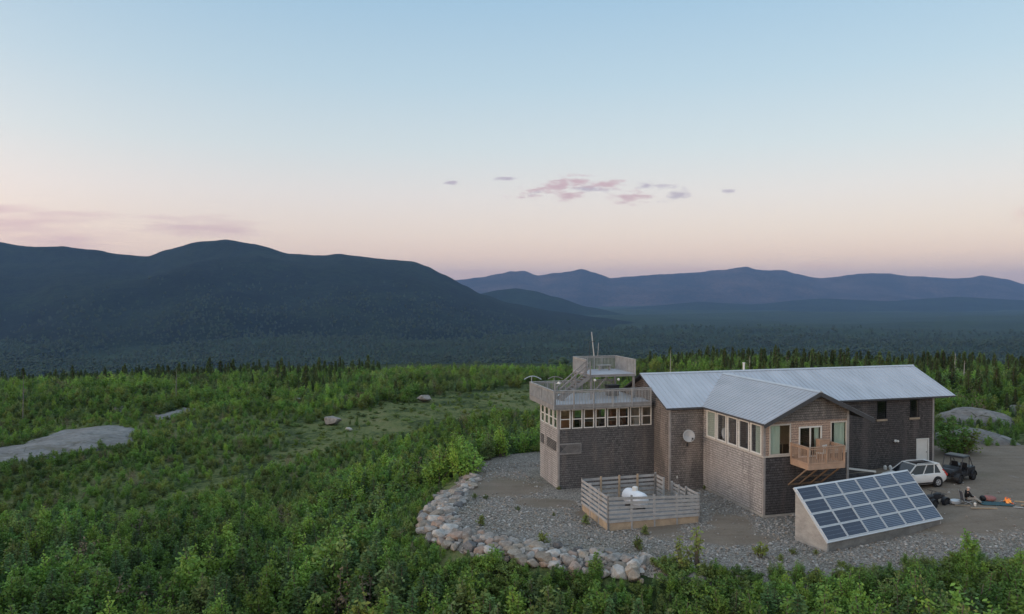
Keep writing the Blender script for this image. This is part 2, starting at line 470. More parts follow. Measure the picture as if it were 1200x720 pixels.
ridge('mountain', 'dark rounded mountain with a broad double summit filling the left skyline', 'mountain',
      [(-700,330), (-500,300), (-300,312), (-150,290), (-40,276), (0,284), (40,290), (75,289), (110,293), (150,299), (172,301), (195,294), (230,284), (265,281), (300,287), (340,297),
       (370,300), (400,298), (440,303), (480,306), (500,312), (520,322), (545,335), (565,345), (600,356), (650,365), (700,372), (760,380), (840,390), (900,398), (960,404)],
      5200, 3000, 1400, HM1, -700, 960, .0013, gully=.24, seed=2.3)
ridge('mountain', 'small dark rounded hill in the gap between the left mountain and the far range', 'hill',
      [(460,372), (520,356), (560,345), (585,340), (605,338), (625,341), (650,348), (690,360), (740,370), (800,377), (880,384), (960,390)],
      7400, 1500, 900, HM2, 460, 960, .0012, gully=.14, seed=5.1)
ridge('mountain', 'hazy blue foothills lying below the far range at the right', 'hill',
      [(540,372), (620,362), (700,364), (760,359), (820,354), (880,357), (960,350), (1040,353), (1120,348), (1200,352), (1350,346), (1600,360)],
      10200, 2200, 1500, HM2, 540, 1600, .0009, gully=.16, seed=8.4)
ridge('mountain_range', 'long blue mountain range with rosy dusk light painted into its tone along the right horizon', 'mountain range',
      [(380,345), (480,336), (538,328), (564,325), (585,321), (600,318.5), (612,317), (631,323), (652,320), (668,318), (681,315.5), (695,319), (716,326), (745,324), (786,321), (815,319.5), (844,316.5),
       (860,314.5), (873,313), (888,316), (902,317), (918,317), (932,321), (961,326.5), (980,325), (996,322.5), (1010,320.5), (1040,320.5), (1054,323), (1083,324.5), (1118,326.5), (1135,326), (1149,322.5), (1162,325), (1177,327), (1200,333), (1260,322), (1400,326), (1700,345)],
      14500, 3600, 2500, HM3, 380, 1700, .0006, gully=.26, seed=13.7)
build_ground()

def build_haze():
    mb = MB(); mb.box(-23000, -3000, -330, 23000, 21000, 640)
    m, t, out = nt('haze_air'); g = N(t)
    pv = g.new('ShaderNodeVolumePrincipled'); pv.inputs['Color'].default_value = (.30,.50,.87,1)
    pv.inputs['Density'].default_value = HAZE; pv.inputs['Anisotropy'].default_value = 0.
    g.link(pv.outputs[0], out.inputs['Volume'])
    o = mb.build('haze', m); tag(o, 'blue evening haze filling the valley air', 'haze', kind='stuff')
HAZE = 4.5e-5
build_haze()
# ---------------------------------------------------------------- the shingled lodge (local axes: x along the main block, y away from the camera)
HX, HY, HA = 12.08, 56.23, atan2(.266, .964)
E1 = Vector((cos(HA), sin(HA), 0)); E2 = Vector((-sin(HA), cos(HA), 0))
def HW(s, t, z=0.): return Vector((HX, HY, 0)) + E1*s + E2*t + Vector((0, 0, z))
house = thing('shingled_lodge', 'rambling two storey lodge clad in weathered cedar shingles under grey metal roofs', 'house', (HX, HY, 0), HA)

def wall(mb, axis, a0, a1, f0, f1, z0, z1, holes=(), mi=0):
    """a straight wall with rectangular openings; axis 'x' runs along x at y f0..f1, axis 'y' along y at x f0..f1"""
    cuts = sorted({a0, a1, *[h[0] for h in holes], *[h[1] for h in holes]})
    for p, q in zip(cuts, cuts[1:]):
        hs = [h for h in holes if h[0] <= p+1e-6 and h[1] >= q-1e-6]
        spans = [(z0, z1)]
        for h in hs: spans = [(z0, h[2]), (h[3], z1)]
        for lo, hi in spans:
            if hi - lo < 1e-4: continue
            if axis == 'x': mb.box(p, f0, lo, q, f1, hi, mi)
            else: mb.box(f0, p, lo, f1, q, hi, mi)

# ----- walls
ZE = 6.35
b = MB()   # main block front wall
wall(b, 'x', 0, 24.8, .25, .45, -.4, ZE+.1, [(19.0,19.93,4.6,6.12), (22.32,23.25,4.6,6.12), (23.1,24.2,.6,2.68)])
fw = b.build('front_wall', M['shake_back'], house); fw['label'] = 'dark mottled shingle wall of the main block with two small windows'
b = MB(); wall(b, 'y', .45, 8.95, 24.6, 24.8, -.4, ZE-.05); b.poly_prism([(24.6,.45,ZE-.05), (24.6,8.95,ZE-.05), (24.6,4.6,8.3)], (.2,0,0)); b.build('end_wall', M['shake_back'], house)
b = MB(); wall(b, 'y', .45, 8.95, 0, .2, -.4, ZE-.05); b.poly_prism([(0,.45,ZE-.05), (0,8.95,ZE-.05), (0,4.6,8.3)], (.2,0,0)); b.build('gable_wall', M['shake_brown'], house)
b = MB(); wall(b, 'x', 0, 24.8, 8.95, 9.15, -.4, ZE-.05); b.build('rear_wall', M['shake_back'], house)
b = MB(); b.box(.012, .238, -.4, 2.9, .25, ZE); b.build('link_wall', M['shake_brown'], house)
# wing
TF = -7.6
side_holes = [(-7.36+1.455*i, -7.36+1.455*i+1.3, 4.12, 6.16) for i in range(5)]
b = MB(); wall(b, 'y', TF+.2, .238, 2.9, 3.1, -.6, ZE+.08, side_holes); w = b.build('wing_side_wall', M['shake_lit_side'], house); w['label'] = 'weathered shingle side wall, painted paler as lit from the left, below five tall windows'
front_holes = [(3.32,5.0,4.12,6.22), (5.62,7.46,3.86,5.97), (8.16,9.5,4.16,6.22)]
b = MB(); wall(b, 'x', 2.9, 9.65, TF, TF+.2, -.6, 4.1); w = b.build('wing_front_wall', M['shake_dark'], house); w['label'] = 'dark stained lower front wall of the wing'
b = MB(); wall(b, 'x', 2.9, 9.65, TF, TF+.2, 4.1, ZE, front_holes)
b.build('upper_front_wall', M['shake_new'], house)
b = MB(); b.poly_prism([(2.9,TF-.015,ZE+.02), (9.65,TF-.015,ZE+.02), (9.65,TF-.015,6.98), (7,TF-.015,8.2), (2.95,TF-.015,6.38)], (0,.2,0)); b.build('wing_gable', M['shake_brown'], house)
b = MB(); wall(b, 'y', TF+.2, .25, 9.45, 9.65, -.5, 6.9); b.build('wing_far_wall', M['shake_dark'], house)
# tower
fh = [(-7.93+.975*i, -7.93+.975*i+.86, 4.62, 6.10) for i in range(8)]
lh = [(2.98+1.06*i, 2.98+1.06*i+.92, 4.62, 6.10) for i in range(4)]
TW = -8.1
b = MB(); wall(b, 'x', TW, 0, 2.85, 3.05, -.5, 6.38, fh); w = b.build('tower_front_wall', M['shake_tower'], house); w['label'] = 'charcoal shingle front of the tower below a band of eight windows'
b = MB(); wall(b, 'y', 3.05, 7.35, TW, TW+.2, -.5, 6.38, lh); b.build('tower_side_wall', M['shake_lit_side'], house)
b = MB(); wall(b, 'x', TW+.2, 0, 7.15, 7.35, -.5, 6.38, [(-7.6,-5.6,4.7,6.0), (-5.2,-3.2,4.7,6.0), (-2.8,-.8,4.7,6.0)]); b.build('tower_rear_wall', M['shake_tower'], house)
# floors and partitions inside, seen through the panes
b = MB(); b.box(TW+.21, 3.06, 4.0, -.01, 7.14, 4.12); b.box(3.11, TF+.21, 3.6, 9.44, .24, 3.82); b.build('floor', M['intdark'], house)
for bx_ in ((TW+.21, 7.10, 4.12, -7.62, 7.145, 6.37), (-5.58, 7.10, 4.12, -5.22, 7.145, 6.37), (-3.18, 7.10, 4.12, -2.82, 7.145, 6.37), (-.06, 3.06, 4.12, -.012, 7.14, 6.37), (3.12, -2.2, 3.83, 9.44, -2.1, 6.42)):
    b = MB(); b.box(*bx_); b.build('inner_wall', M['interior'], house)
def table(x0, y0, x1, y1, z0, z1, m):
    b = MB(); b.box(x0, y0, z1-.06, x1, y1, z1)
    for x in (x0, x1-.06):
        for y in (y0, y1-.06): b.box(x, y, z0, x+.06, y+.06, z1-.06)
    b.build('table', m, house)
def cupboard(x0, y0, x1, y1, z0, z1, m):
    b = MB(); b.box(x0, y0, z0, x1, y1, z1); b.box(x0-.02, y0-.02, z1, x1+.02, y1+.02, z1+.04); b.box((x0+x1)/2-.01, y0-.015, z0+.05, (x0+x1)/2+.01, y0-.002, z1-.05); b.build('cupboard', m, house)
cupboard(-7.75, 3.5, -6.95, 4.2, 4.12, 5.35, M['orange']); cupboard(-6.7, 6.2, -5.5, 6.9, 4.12, 5.9, M['tanwood']); table(-5.6, 4.0, -4.2, 4.8, 4.12, 4.95, M['greywood2'])
cupboard(-4.4, 6.4, -3.3, 7.0, 4.12, 5.8, M['brownwood']); table(-3.6, 3.6, -2.4, 4.3, 4.12, 5.0, M['tanwood']); cupboard(-2.2, 6.3, -.9, 6.9, 4.12, 5.7, M['orange'])
cupboard(-1.4, 3.5, -.7, 4.0, 4.12, 5.1, M['white']); table(4.2, -6.2, 5.4, -5.0, 3.82, 4.6, M['tanwood']); cupboard(6.4, -3.2, 8.2, -2.5, 3.82, 5.2, M['tanwood']); cupboard(3.3, -3.2, 4.4, -2.6, 3.82, 5.6, M['brownwood'])
# ----- corner boards and sills
for x0, y0, x1, y1, z0, z1 in ((TW-.03, 2.82, TW+.14, 2.849, -.4, 6.36), (TW-.03, 2.851, TW-.002, 2.99, -.4, 6.36), (-.03, .20, .11, .236, -.3, ZE), (-.03, .238, -.002, .36, -.3, ZE),
                               (2.87, TF-.03, 3.03, TF-.002, -.5, ZE), (2.87, TF, 2.898, TF+.13, -.5, ZE), (9.50, TF-.03, 9.68, TF-.002, -.5, 6.9), (24.66, .22, 24.83, .248, -.2, ZE), (24.802, .25, 24.83, .4, -.2, ZE)):
    b = MB(); b.box(x0, y0, z0, x1, y1, z1); b.build('corner_board', M['greytrim'], house)
for q in ((2.84, TF-.03, 4.02, 2.897, .2, 4.1), (2.9, TF-.05, 4.02, 5.3, TF-.003, 4.1), (8.0, TF-.04, 4.03, 9.49, TF-.003, 4.11)):
    b = MB(); b.box(*q); b.build('window_sill', M['trim'], house)
for q in ((2.86, TF-.04, -.62, 9.69, TF-.004, .12), (2.86, TF-.003, -.62, 2.896, .2, .16)):
    b = MB(); b.box(*q); b.build('foundation', M['concrete'], house)
# ----- windows
def window(axis, a0, a1, f, z0, z1, out, mull='h', fr=.07, curtain=None, m='white', name='window', deep=.2):
    """frame and pane set in an opening; f = outer face, out = outward direction along the wall normal (-1)"""
    o0, o1 = f + out*.035, f - out*.05
    b = MB()
    def fb(p, q, lo, hi, oo0=o0, oo1=o1):
        if axis == 'x': b.box(p, oo0, lo, q, oo1, hi)
        else: b.box(oo0, p, lo, oo1, q, hi)
    fb(a0, a0+fr, z0, z1); fb(a1-fr, a1, z0, z1); fb(a0+fr, a1-fr, z0, z0+fr); fb(a0+fr, a1-fr, z1-fr, z1)
    if mull == 'h': fb(a0+fr, a1-fr, (z0+z1)/2-.035, (z0+z1)/2+.035, f+out*.02, f-out*.03)
    if mull == 'v': fb((a0+a1)/2-.05, (a0+a1)/2+.05, z0+fr, z1-fr, f+out*.02, f-out*.03)
    w = b.build(name, M[m], house)
    p = MB(); pf = f - out*.012
    if axis == 'x': p.add([(a0+fr,pf,z0+fr),(a1-fr,pf,z0+fr),(a1-fr,pf,z1-fr),(a0+fr,pf,z1-fr)], [(0,1,2,3)])
    else: p.add([(pf,a0+fr,z0+fr),(pf,a0+fr,z1-fr),(pf,a1-fr,z1-fr),(pf,a1-fr,z0+fr)], [(3,2,1,0)])
    p.build('pane', M['glass'], w)
    if curtain:
        c = MB(); c0, c1 = curtain; n = int((c1-c0)/.035); cf = f - out*.12
        pts = [(c0+(c1-c0)*i/n, cf + .028*sin(i*1.9) + .012*sin(i*.7)) for i in range(n+1)]
        vs = []
        for a, y in pts:
            for z in (z0+.02, z1-.02): vs.append((a, y, z) if axis == 'x' else (y, a, z))
        c.add(vs, [(2*i, 2*i+2, 2*i+3, 2*i+1) for i in range(n)])
        c.build('curtain', M['curtain'], w)
    return w
for i, h in enumerate(fh): window('x', h[0], h[1], 2.85, h[2], h[3], -1)
for h in lh: window('y', h[0], h[1], TW, h[2], h[3], -1)
for i, h in enumerate(side_holes):
    cur = None
    if i == 4: cur = (h[0]+.1, h[1]-.02)
    if i == 0: cur = (h[0]+.02, h[0]+.85)
    window('y', h[0], h[1], 2.9, h[2], h[3], -1, None, .09, cur)
window('x', *front_holes[0][:2], TF, *front_holes[0][2:], -1, None, .09, (3.4, 4.22), 'trim')
window('x', *front_holes[2][:2], TF, *front_holes[2][2:], -1, None, .09, (8.55, 9.42), 'trim')
gd = window('x', *front_holes[1][:2], TF, *front_holes[1][2:], -1, 'v', .1, (6.95, 7.34), 'white', 'sliding_door')
for a in ((19.0,19.93), (22.32,23.25)):
    w = window('x', a[0], a[1], .25, 4.6, 6.12, -1, None, .05, None, 'black', 'window'); w['label'] = 'small dark upper window with a bare tan sill'
    s = MB(); s.box(a[0]-.06, .17, 4.44, a[1]+.06, .247, 4.6); s.build('sill', M['tanwood'], w)
b = MB(); b.box(23.1, .27, .62, 24.2, .33, 2.68); door = b.build('door', M['white'], house); door['label'] = 'plain white door near the right end of the main block'
b = MB(); b.box(23.0, .20, .6, 23.1, .248, 2.78); b.box(24.2, .20, .6, 24.3, .248, 2.78); b.box(23.1, .20, 2.68, 24.2, .248, 2.78); b.build('frame', M['white'], door)
b = MB(); b.ellipsoid((24.08, .24, 1.6), .04, .04, .04, 8, 6); b.build('handle', M['darkmetal'], door)
# louvre vents and lattice low on the tower
b = MB(); b.box(-7.95, 2.815, 2.75, -6.25, 2.848, 3.42, 1)
for i in range(18):
    x = -7.95 + i*.1; b.bar((x, 2.805, 2.75), (min(x+.66, -6.25), 2.805, 2.75+min(.66, -6.25-x)), .025, .02); b.bar((x, 2.795, 3.42), (min(x+.66, -6.25), 2.795, 3.42-min(.66, -6.25-x)), .025, .02)
b.box(-8.0, 2.79, 3.42, -6.2, 2.846, 3.5); b.box(-8.0, 2.79, 2.67, -6.2, 2.846, 2.75); b.box(-6.25, 2.79, 2.75, -6.18, 2.846, 3.42)
b.build('lattice_vent', [M['greywood'], M['fascia']], house)
for y0, y1 in ((3.2, 5.5), (6.3, 7.1)):
    b = MB(); b.box(TW-.03, y0, 2.85, TW-.003, y1, 3.6, 1)
    for i in range(6): b.box(TW-.05, y0, 2.9+i*.12, TW-.03, y1, 2.93+i*.12)
    v = b.build('louvre_vent', [M['greytrim'], M['black']], house)
# ----- roofs
def roof_plane(name, poly, mat, ribs, up=(0,0,1), th=.14):
    """one slope: metal skin, dark edge, boarded underside and standing ribs"""
    b = MB(); n = len(poly); pts = [Vector(p) for p in poly]; dn = Vector((0,0,-th))
    b.add(pts, [tuple(range(n))], 0); b.add([p+dn for p in pts], [tuple(range(n))[::-1]], 2)
    vs = pts + [p+dn for p in pts]; b.add(vs, [(i, n+i, n+(i+1) % n, (i+1) % n) for i in range(n)], 1)
    for p, q in ribs: b.bar(p, q, .07, .04, 0)
    return b.build(name, [mat, M['fascia'], M['soffit']], house)
x0, x1, y0, yr, zr = -.42, 26.8, -.06, 4.6, 8.5
sl_m = (zr-ZE)/(yr-y0)
ribs = []; x = x0+.12
while x < x1:
    ystart = y0
    if 2.65 < x < 11.25:
        ystart = y0 + (min(x, 13.9-x)-2.65)*(2.0/4.35)/sl_m
    ribs.append(((x, ystart, ZE+.012+(ystart-y0)*sl_m), (x, yr, zr+.012))); x += .42
rf = roof_plane('main_roof', [(x0,y0,ZE), (x1,y0,ZE), (x1,yr,zr), (x0,yr,zr)], M['roof'], ribs)
rb = roof_plane('rear_roof', [(x0,9.4,ZE-.05), (x0,yr,zr-.003), (x1,yr,zr-.003), (x1,9.4,ZE-.05)], M['roof'], [])
b = MB(); b.poly_prism([(x0-.01,yr-.16,zr-.03), (x0-.01,yr,zr+.07), (x0-.01,yr+.16,zr-.03)], (x1-x0+.02,0,0)); b.build('ridge_cap', M['galv'], rf)
b = MB(); b.tube((9.6, 5.2, 8.1), (9.6, 5.2, 9.05), .09, .09, 10); b.tube((9.6,5.2,9.05), (9.6,5.2,9.12), .13, .13, 10); v = b.build('vent_pipe', M['white'], rf)
fx, rx, rz_, fe = 2.62, 7.0, 8.36, -8.1
slw = (rz_-ZE)/(rx-fx); yv = y0 + (rz_-ZE)/sl_m
ribs = []; y = fe+.15
while y < yv:
    xs = fx if y < y0 else fx + (y-y0)*sl_m/slw
    ribs.append(((xs, y, ZE+.025+(xs-fx)*slw), (rx, y, rz_+.012))); y += .42
wl = roof_plane('wing_roof', [(fx,fe,ZE+.012), (rx,fe,rz_+.012), (rx,yv,rz_+.012), (fx,y0,ZE+.012)], M['roof2'], ribs)
ribs = [((2*rx-p[0], p[1], p[2]), (q[0], q[1], q[2])) for p, q in ribs]
wr = roof_plane('wing_roof', [(2*rx-fx,fe,ZE+.01), (2*rx-fx,y0,ZE+.01), (rx,yv,rz_+.01), (rx,fe,rz_+.01)], M['roof2'], ribs)
b = MB(); b.poly_prism([(rx-.17,fe-.01,rz_-.03), (rx,fe-.01,rz_+.08), (rx+.17,fe-.01,rz_-.03)], (0,yv-fe-.1,0)); b.build('ridge_cap', M['galv'], wl)
b = MB()
for sx in (1, -1):   # rake boards under the wing gable
    b.bar((rx, fe+.03, rz_-.16), (rx-sx*(rx-fx), fe+.03, ZE-.17), .05, .22, up=(0,0,1))
b.build('rake_board', M['fascia'], wl)
# ----- roof deck, its railing, stairs and lookout platform
DZ = 6.54
def railing(b, p, q, z0, z1, gap=.125, post=1.6, bw=.045, cap=.14, mi=0, ends=True):
    p, q = Vector((*p, 0)), Vector((*q, 0)); L = (q-p).length; d = (q-p)/L; nrm = Vector((-d.y, d.x, 0))
    n = max(1, round(L/post))
    for i in range(n+1):
        if not ends and i in (0, n): continue
        c = p + d*L*i/n; b.bar(c+Vector((0,0,z0)), c+Vector((0,0,z1-.04)), .09, .09, mi)
    b.bar(p+Vector((0,0,z1-.02)), q+Vector((0,0,z1-.02)), cap, .04, mi)
    b.bar(p+Vector((0,0,z1-.14)), q+Vector((0,0,z1-.14)), .04, .09, mi); b.bar(p+Vector((0,0,z0+.14)), q+Vector((0,0,z0+.14)), .04, .09, mi)
    k = int(L/gap); off = nrm*.035
    for i in range(k):
        c = p + d*(L*(i+.5)/k) + off + nrm*random.uniform(-.006,.006)
        b.bar(c+Vector((0,0,z0+.02+random.uniform(-.02,.02))), c+Vector((0,0,z1-.05)), bw, .04, mi)
b = MB(); b.box(-8.55, 2.45, 6.40, -.45, 8.65, DZ); b.box(-.45, 4.0, 6.40, -.2, 5.2, DZ)
deck = b.build('roof_deck', plain('deck_membrane', (.40,.44,.49), .45, var=.12, scale=.9), house)
b = MB(); b.box(-8.60, 2.40, 6.16, -.45, 2.449, DZ+.02); b.box(-8.60, 2.45, 6.16, -8.551, 8.65, DZ+.02); b.build('fascia', M['greywood'], deck)
b = MB(); railing(b, (-8.56,2.42), (-.5,2.42), 6.2, 7.66); b.build('railing', M['greywood2'], deck)
b = MB(); railing(b, (-8.56,8.62), (-8.56,2.42), 6.2, 7.66, ends=False); b.bar((-8.56,8.62,6.3), (-8.56,8.62,7.62), .09, .09); b.build('railing', M['greywood2'], deck)
b = MB(); railing(b, (-.8,8.62), (-8.56,8.62), 6.3, 7.66, ends=False); b.build('railing', M['greywood2'], deck)
PZ = 8.55
b = MB()
for x, y in ((-4.62,4.75), (-.92,4.75), (-4.62,8.5), (-.92,8.5)): b.bar((x,y,DZ), (x,y,PZ-.2), .16, .16)
b.box(-4.75, 4.6, PZ-.22, -.8, 4.66, PZ-.045); b.box(-4.75, 8.55, PZ-.22, -.8, 8.61, PZ-.045); b.box(-4.75, 4.66, PZ-.22, -4.69, 8.55, PZ-.045); b.box(-.86, 4.66, PZ-.22, -.8, 8.55, PZ-.045)
for i in range(8): b.box(-4.2+i*.45, 4.66, PZ-.2, -4.15+i*.45, 8.55, PZ-.045)
b.bar((-4.6,4.75,DZ+.4), (-3.3,4.75,PZ-.25), .09, .09); b.bar((-.95,8.5,DZ+.5), (-2.2,8.5,PZ-.25), .09, .09); b.bar((-4.6,8.5,DZ+.4), (-3.4,8.5,PZ-.25), .09, .09)
plat = b.build('lookout_platform', M['greywood'], house)
b = MB()
for i in range(28): b.box(-4.76+.0, 4.58+i*.145, PZ-.04, -.79, 4.58+i*.145+.135, PZ)
b.build('platform_floor', plain('pale_deck_boards', (.37,.37,.40), .7, var=.2), plat)
b = MB(); railing(b, (-4.72,8.58), (-4.72,5.55), PZ-.2, 9.70, ends=True, post=1.5); b.build('railing', M['greywood2'], plat)
b = MB(); railing(b, (-.83,8.58), (-4.72,8.58), PZ-.2, 9.70, ends=False, post=1.5); b.build('railing', M['greywood2'], plat)
b = MB(); railing(b, (-.83,4.62), (-.83,8.58), PZ-.2, 9.70, ends=True, post=1.5); b.build('railing', M['greywood2'], plat)
b = MB(); sx0, sx1 = -7.25, -4.76
for y in (4.62, 5.42): b.bar((sx0,y,DZ+.06), (sx1,y,PZ-.14), .06, .26)
for i in range(10):
    t = (i+.6)/10.5; x = lerp(sx0, sx1, t); z = lerp(DZ, PZ, t); b.box(x-.13, 4.65, z, x+.14, 5.39, z+.04)
for y in (4.56, 5.48):
    b.bar((sx0-.05,y,DZ+.98), (sx1+.05,y,PZ+1.05), .10, .07); b.bar((sx0,y,DZ+.55), (sx1,y,PZ+.6), .04, .09)
    for x, z0, z1 in ((sx0,DZ,DZ+1.), (lerp(sx0,sx1,.5),7.5,8.5), (sx1,PZ-.1,PZ+1.03)): b.bar((x,y,z0), (x,y,z1), .09, .09)
b.build('stairs', M['greywood'], plat)
# ----- balcony of new timber
BZ = 3.84
b = MB(); 
for i in range(19): b.box(4.98+i*.145, -9.5, BZ-.04, 4.98+i*.145+.135, TF-.05, BZ)
balc = b.build('balcony', M['cedar'], house)
b = MB(); b.box(4.94,-9.55,BZ-.36,7.78,-9.5,BZ-.042); b.box(4.94,-9.5,BZ-.36,4.99,TF-.05,BZ-.042); b.box(7.73,-9.5,BZ-.36,7.78,TF-.05,BZ-.042)
for i in range(4): b.box(5.4+i*.5,-9.49,BZ-.3,5.44+i*.5,TF-.05,BZ-.045)
b.build('rim_joist', M['cedar'], balc)
b = MB()
for x in (5.05, 5.9, 6.8, 7.65): b.bar((x,-9.3,BZ-.34), (x-.25,TF-.06,BZ-1.75), .1, .09)
b.bar((4.8,TF-.08,BZ-1.72), (7.5,TF-.08,BZ-1.72), .06, .12); b.bar((4.95,-8.45,BZ-1.05), (7.5,-8.45,BZ-1.05), .08, .06)
b.build('brace', plain('brace_timber', (.20,.14,.095), .8, var=.2), balc)
b = MB(); railing(b, (4.97,-9.5), (7.75,-9.5), BZ-.1, 4.97, .13, 1.45, .035, .13); b.build('railing', M['cedar'], balc)
b = MB(); railing(b, (4.97,TF-.07), (4.97,-9.5), BZ-.1, 4.97, .13, 1.45, .035, .13, ends=False); b.bar((4.97,TF-.1,BZ-.1), (4.97,TF-.1,4.97), .09, .09); b.build('railing', M['cedar'], balc)
b = MB(); railing(b, (7.75,-9.5), (7.75,TF-.07), BZ-.1, 4.97, .13, 1.45, .035, .13, ends=False); b.bar((7.75,TF-.1,BZ-.1), (7.75,TF-.1,4.97), .09, .09); b.build('railing', M['cedar'], balc)
# dark basement bulkhead with a white top rail between wing and main wall
b = MB(); wall(b, 'x', 9.68, 12.6, TF+.9, TF+1.05, -.2, 2.2); b.build('bulkhead', M['shake_dark'], house)
b = MB(); b.bar((9.69, TF+.86, 2.74), (12.7, TF+.86, 2.26), .1, .12); b.build('hand_rail', M['white'], house)
# twin flood light
b = MB(); b.box(20.75,.21,2.62,20.95,.248,2.82)
for dx in (-.13,.13): b.ellipsoid((20.85+dx,.1,2.7), .11,.12,.1, 10, 8)
b.build('flood_light', M['white'], house)
b = MB(); b.box(.6, .19, .9, .68, .236, 1.1); b.build('outlet_box', M['white'], house)

# ----- things fixed or standing on the lodge
dish = thing('satellite_dish', 'round grey satellite dish on the shingle wall between tower and wing', 'satellite dish', HW(1.5, .15, 4.1), HA)
b = MB(); rings = []
for k in range(6):
    r = .46*k/5 + .001; rings.append([(r*cos(2*pi*i/20), -.34+.16*(r/.46)**2*-1 + .0, r*sin(2*pi*i/20)*1.05) for i in range(20)])
b.loft(rings, caps=False); dr = b.build('reflector', plain('grey_dish_paint', (.36,.37,.38), .6, var=.06), dish, True); sm = dr.modifiers.new('t','SOLIDIFY'); sm.thickness = .02; dr.rotation_euler = (R(-14),0,R(-18))
b = MB(); b.tube((0,-.3,-.05),(0,.06,-.35),.03); b.tube((0,.06,-.35),(0,.08,-.75),.03); b.box(-.08,.05,-.8,.08,.095,-.55); b.tube((0,-.42,-.42),(0,-.72,-.05),.015); b.box(-.04,-.78,-.1,.04,-.68,.02); b.build('mount_arm', M['darkmetal'], dish)
ant = thing('antenna_mast', 'slender white antenna mast with a dark crossbar beside the lookout platform', 'antenna', HW(-2.82, 8.9, 6.0), HA)
b = MB(); b.tube((.16,0,0),(.10,0,3.6),.04,.04,10); b.tube((.10,0,3.6),(-.13,0,5.75),.05,.04,10); b.build('mast', M['galv'], ant)
b = MB(); b.bar((-.28,-.02,4.85),(.18,-.02,4.95),.05,.05); b.tube((-.28,0,3.4),(-.28,0,4.85),.03); b.tube((-.02,.05,5.0),(-.1,.05,5.75),.03); b.build('crossbar', M['darkmetal'], ant)
b = MB(); b.tube((.42,0,3.3),(.52,0,4.8),.018); b.build('whip', M['galv'], ant)
lamp = thing('post_lamp', 'small white lamp on a post at the near left corner of the roof deck', 'lamp', HW(-8.4, 2.62, DZ), HA)
b = MB(); b.tube((0,0,0),(0,0,1.72),.05,.05,10); b.build('post', M['greywood2'], lamp)
b = MB(); b.tube((0,0,1.62),(.28,0,1.66),.025); b.loft([[(.3+.12*cos(2*pi*i/12)*k, .12*sin(2*pi*i/12)*k, z) for i in range(12)] for k, z in ((.3,1.78),(1.,1.7),(1.15,1.62),(.9,1.6))]); b.build('shade', M['white'], lamp)
for n, (x, y) in enumerate(((-4.4, 4.6), (-2.35, 4.6))):
    l = thing('flood_lamp', ('round white lamp hung from the platform beam beside the stair head', 'round white lamp hung from the middle of the platform beam')[n], 'lamp', HW(x, y, PZ-.3), HA, 'lamps under the lookout platform')
    b = MB(); b.ellipsoid((0,-.1,-.14), .11, .11, .11, 12, 8); b.build('globe', M['white'], l, True)
    b = MB(); b.tube((0,.0,.1),(0,-.05,-.06),.03); b.build('bracket', M['darkmetal'], l)
bx = thing('storage_box', 'dark storage box standing under the lookout platform', 'box', HW(-2.0, 6.6, DZ), HA)
b = MB(); b.box(-.5,-.35,0,.5,.35,.8); bevel(b.build('bin', M['darkmetal'], bx)); b = MB(); b.box(-.54,-.39,.8,.54,.39,.88); bevel(b.build('lid', M['black'], bx))
ch = thing('bench', 'low pale bench standing on the lookout platform floor', 'bench', HW(-2.3, 7.6, PZ), HA)
b = MB(); b.box(-.6,-.2,.40,.6,.2,.46); b.build('seat', M['greywood2'], ch); b = MB(); b.box(-.5,-.15,0,-.42,.15,.4); b.build('leg', M['greywood2'], ch); b = MB(); b.box(.42,-.15,0,.5,.15,.4); b.build('leg', M['greywood2'], ch)
for n, (x, y, L, hh, lab) in enumerate(((-8.3, 8.75, 1.5, .35, 'grey metal curved pole arching out past the far left corner of the roof deck'), (-6.3, 8.75, 1.3, .25, 'grey curved pole bowed along the rear railing of the roof deck'))):
    cp = MB(); cp.path([(x0_, 0, z_) for x0_, z_ in [(-L/2+L*i/10, hh*sin(pi*(i+1)/11.5)) for i in range(11)]], .035, 8); cp.tube((-.1,0,-1.0),(-.1,0,hh),.03)
    o = cp.build('curved_pole', M['galv'] if n == 0 else M['greywood'], None); o.location = HW(x, y, 7.75); o.rotation_euler = (0,0,HA); tag(o, lab, 'pole')
# balcony furniture
c = thing('patio_chair', 'white slatted chair on the cedar balcony', 'chair', HW(6.9, -8.3, BZ), HA+R(200))
b = MB(); b.box(-.25,-.25,.4,.25,.25,.44); b.build('seat', M['white'], c)
b = MB()
for i in range(5): b.box(-.24+i*.105,.22,.44,-.18+i*.105,.26,.98)
b.box(-.25,.215,.94,.25,.265,1.0); b.build('backrest', M['white'], c)
for x in (-.23,.23):
    for y in (-.23,.23):
        b = MB(); b.box(x-.02,y-.02,0,x+.02,y+.02,.4); b.build('leg', M['white'], c)
c = thing('planter_box', 'wooden planter box at the back of the cedar balcony', 'planter', HW(7.2, TF-.45, BZ), HA)
b = MB(); b.box(-.4,-.2,.0,.4,.2,1.25); b.box(-.44,-.24,1.25,.44,.24,1.31); bevel(b.build('crate', M['cedar'], c), .01)
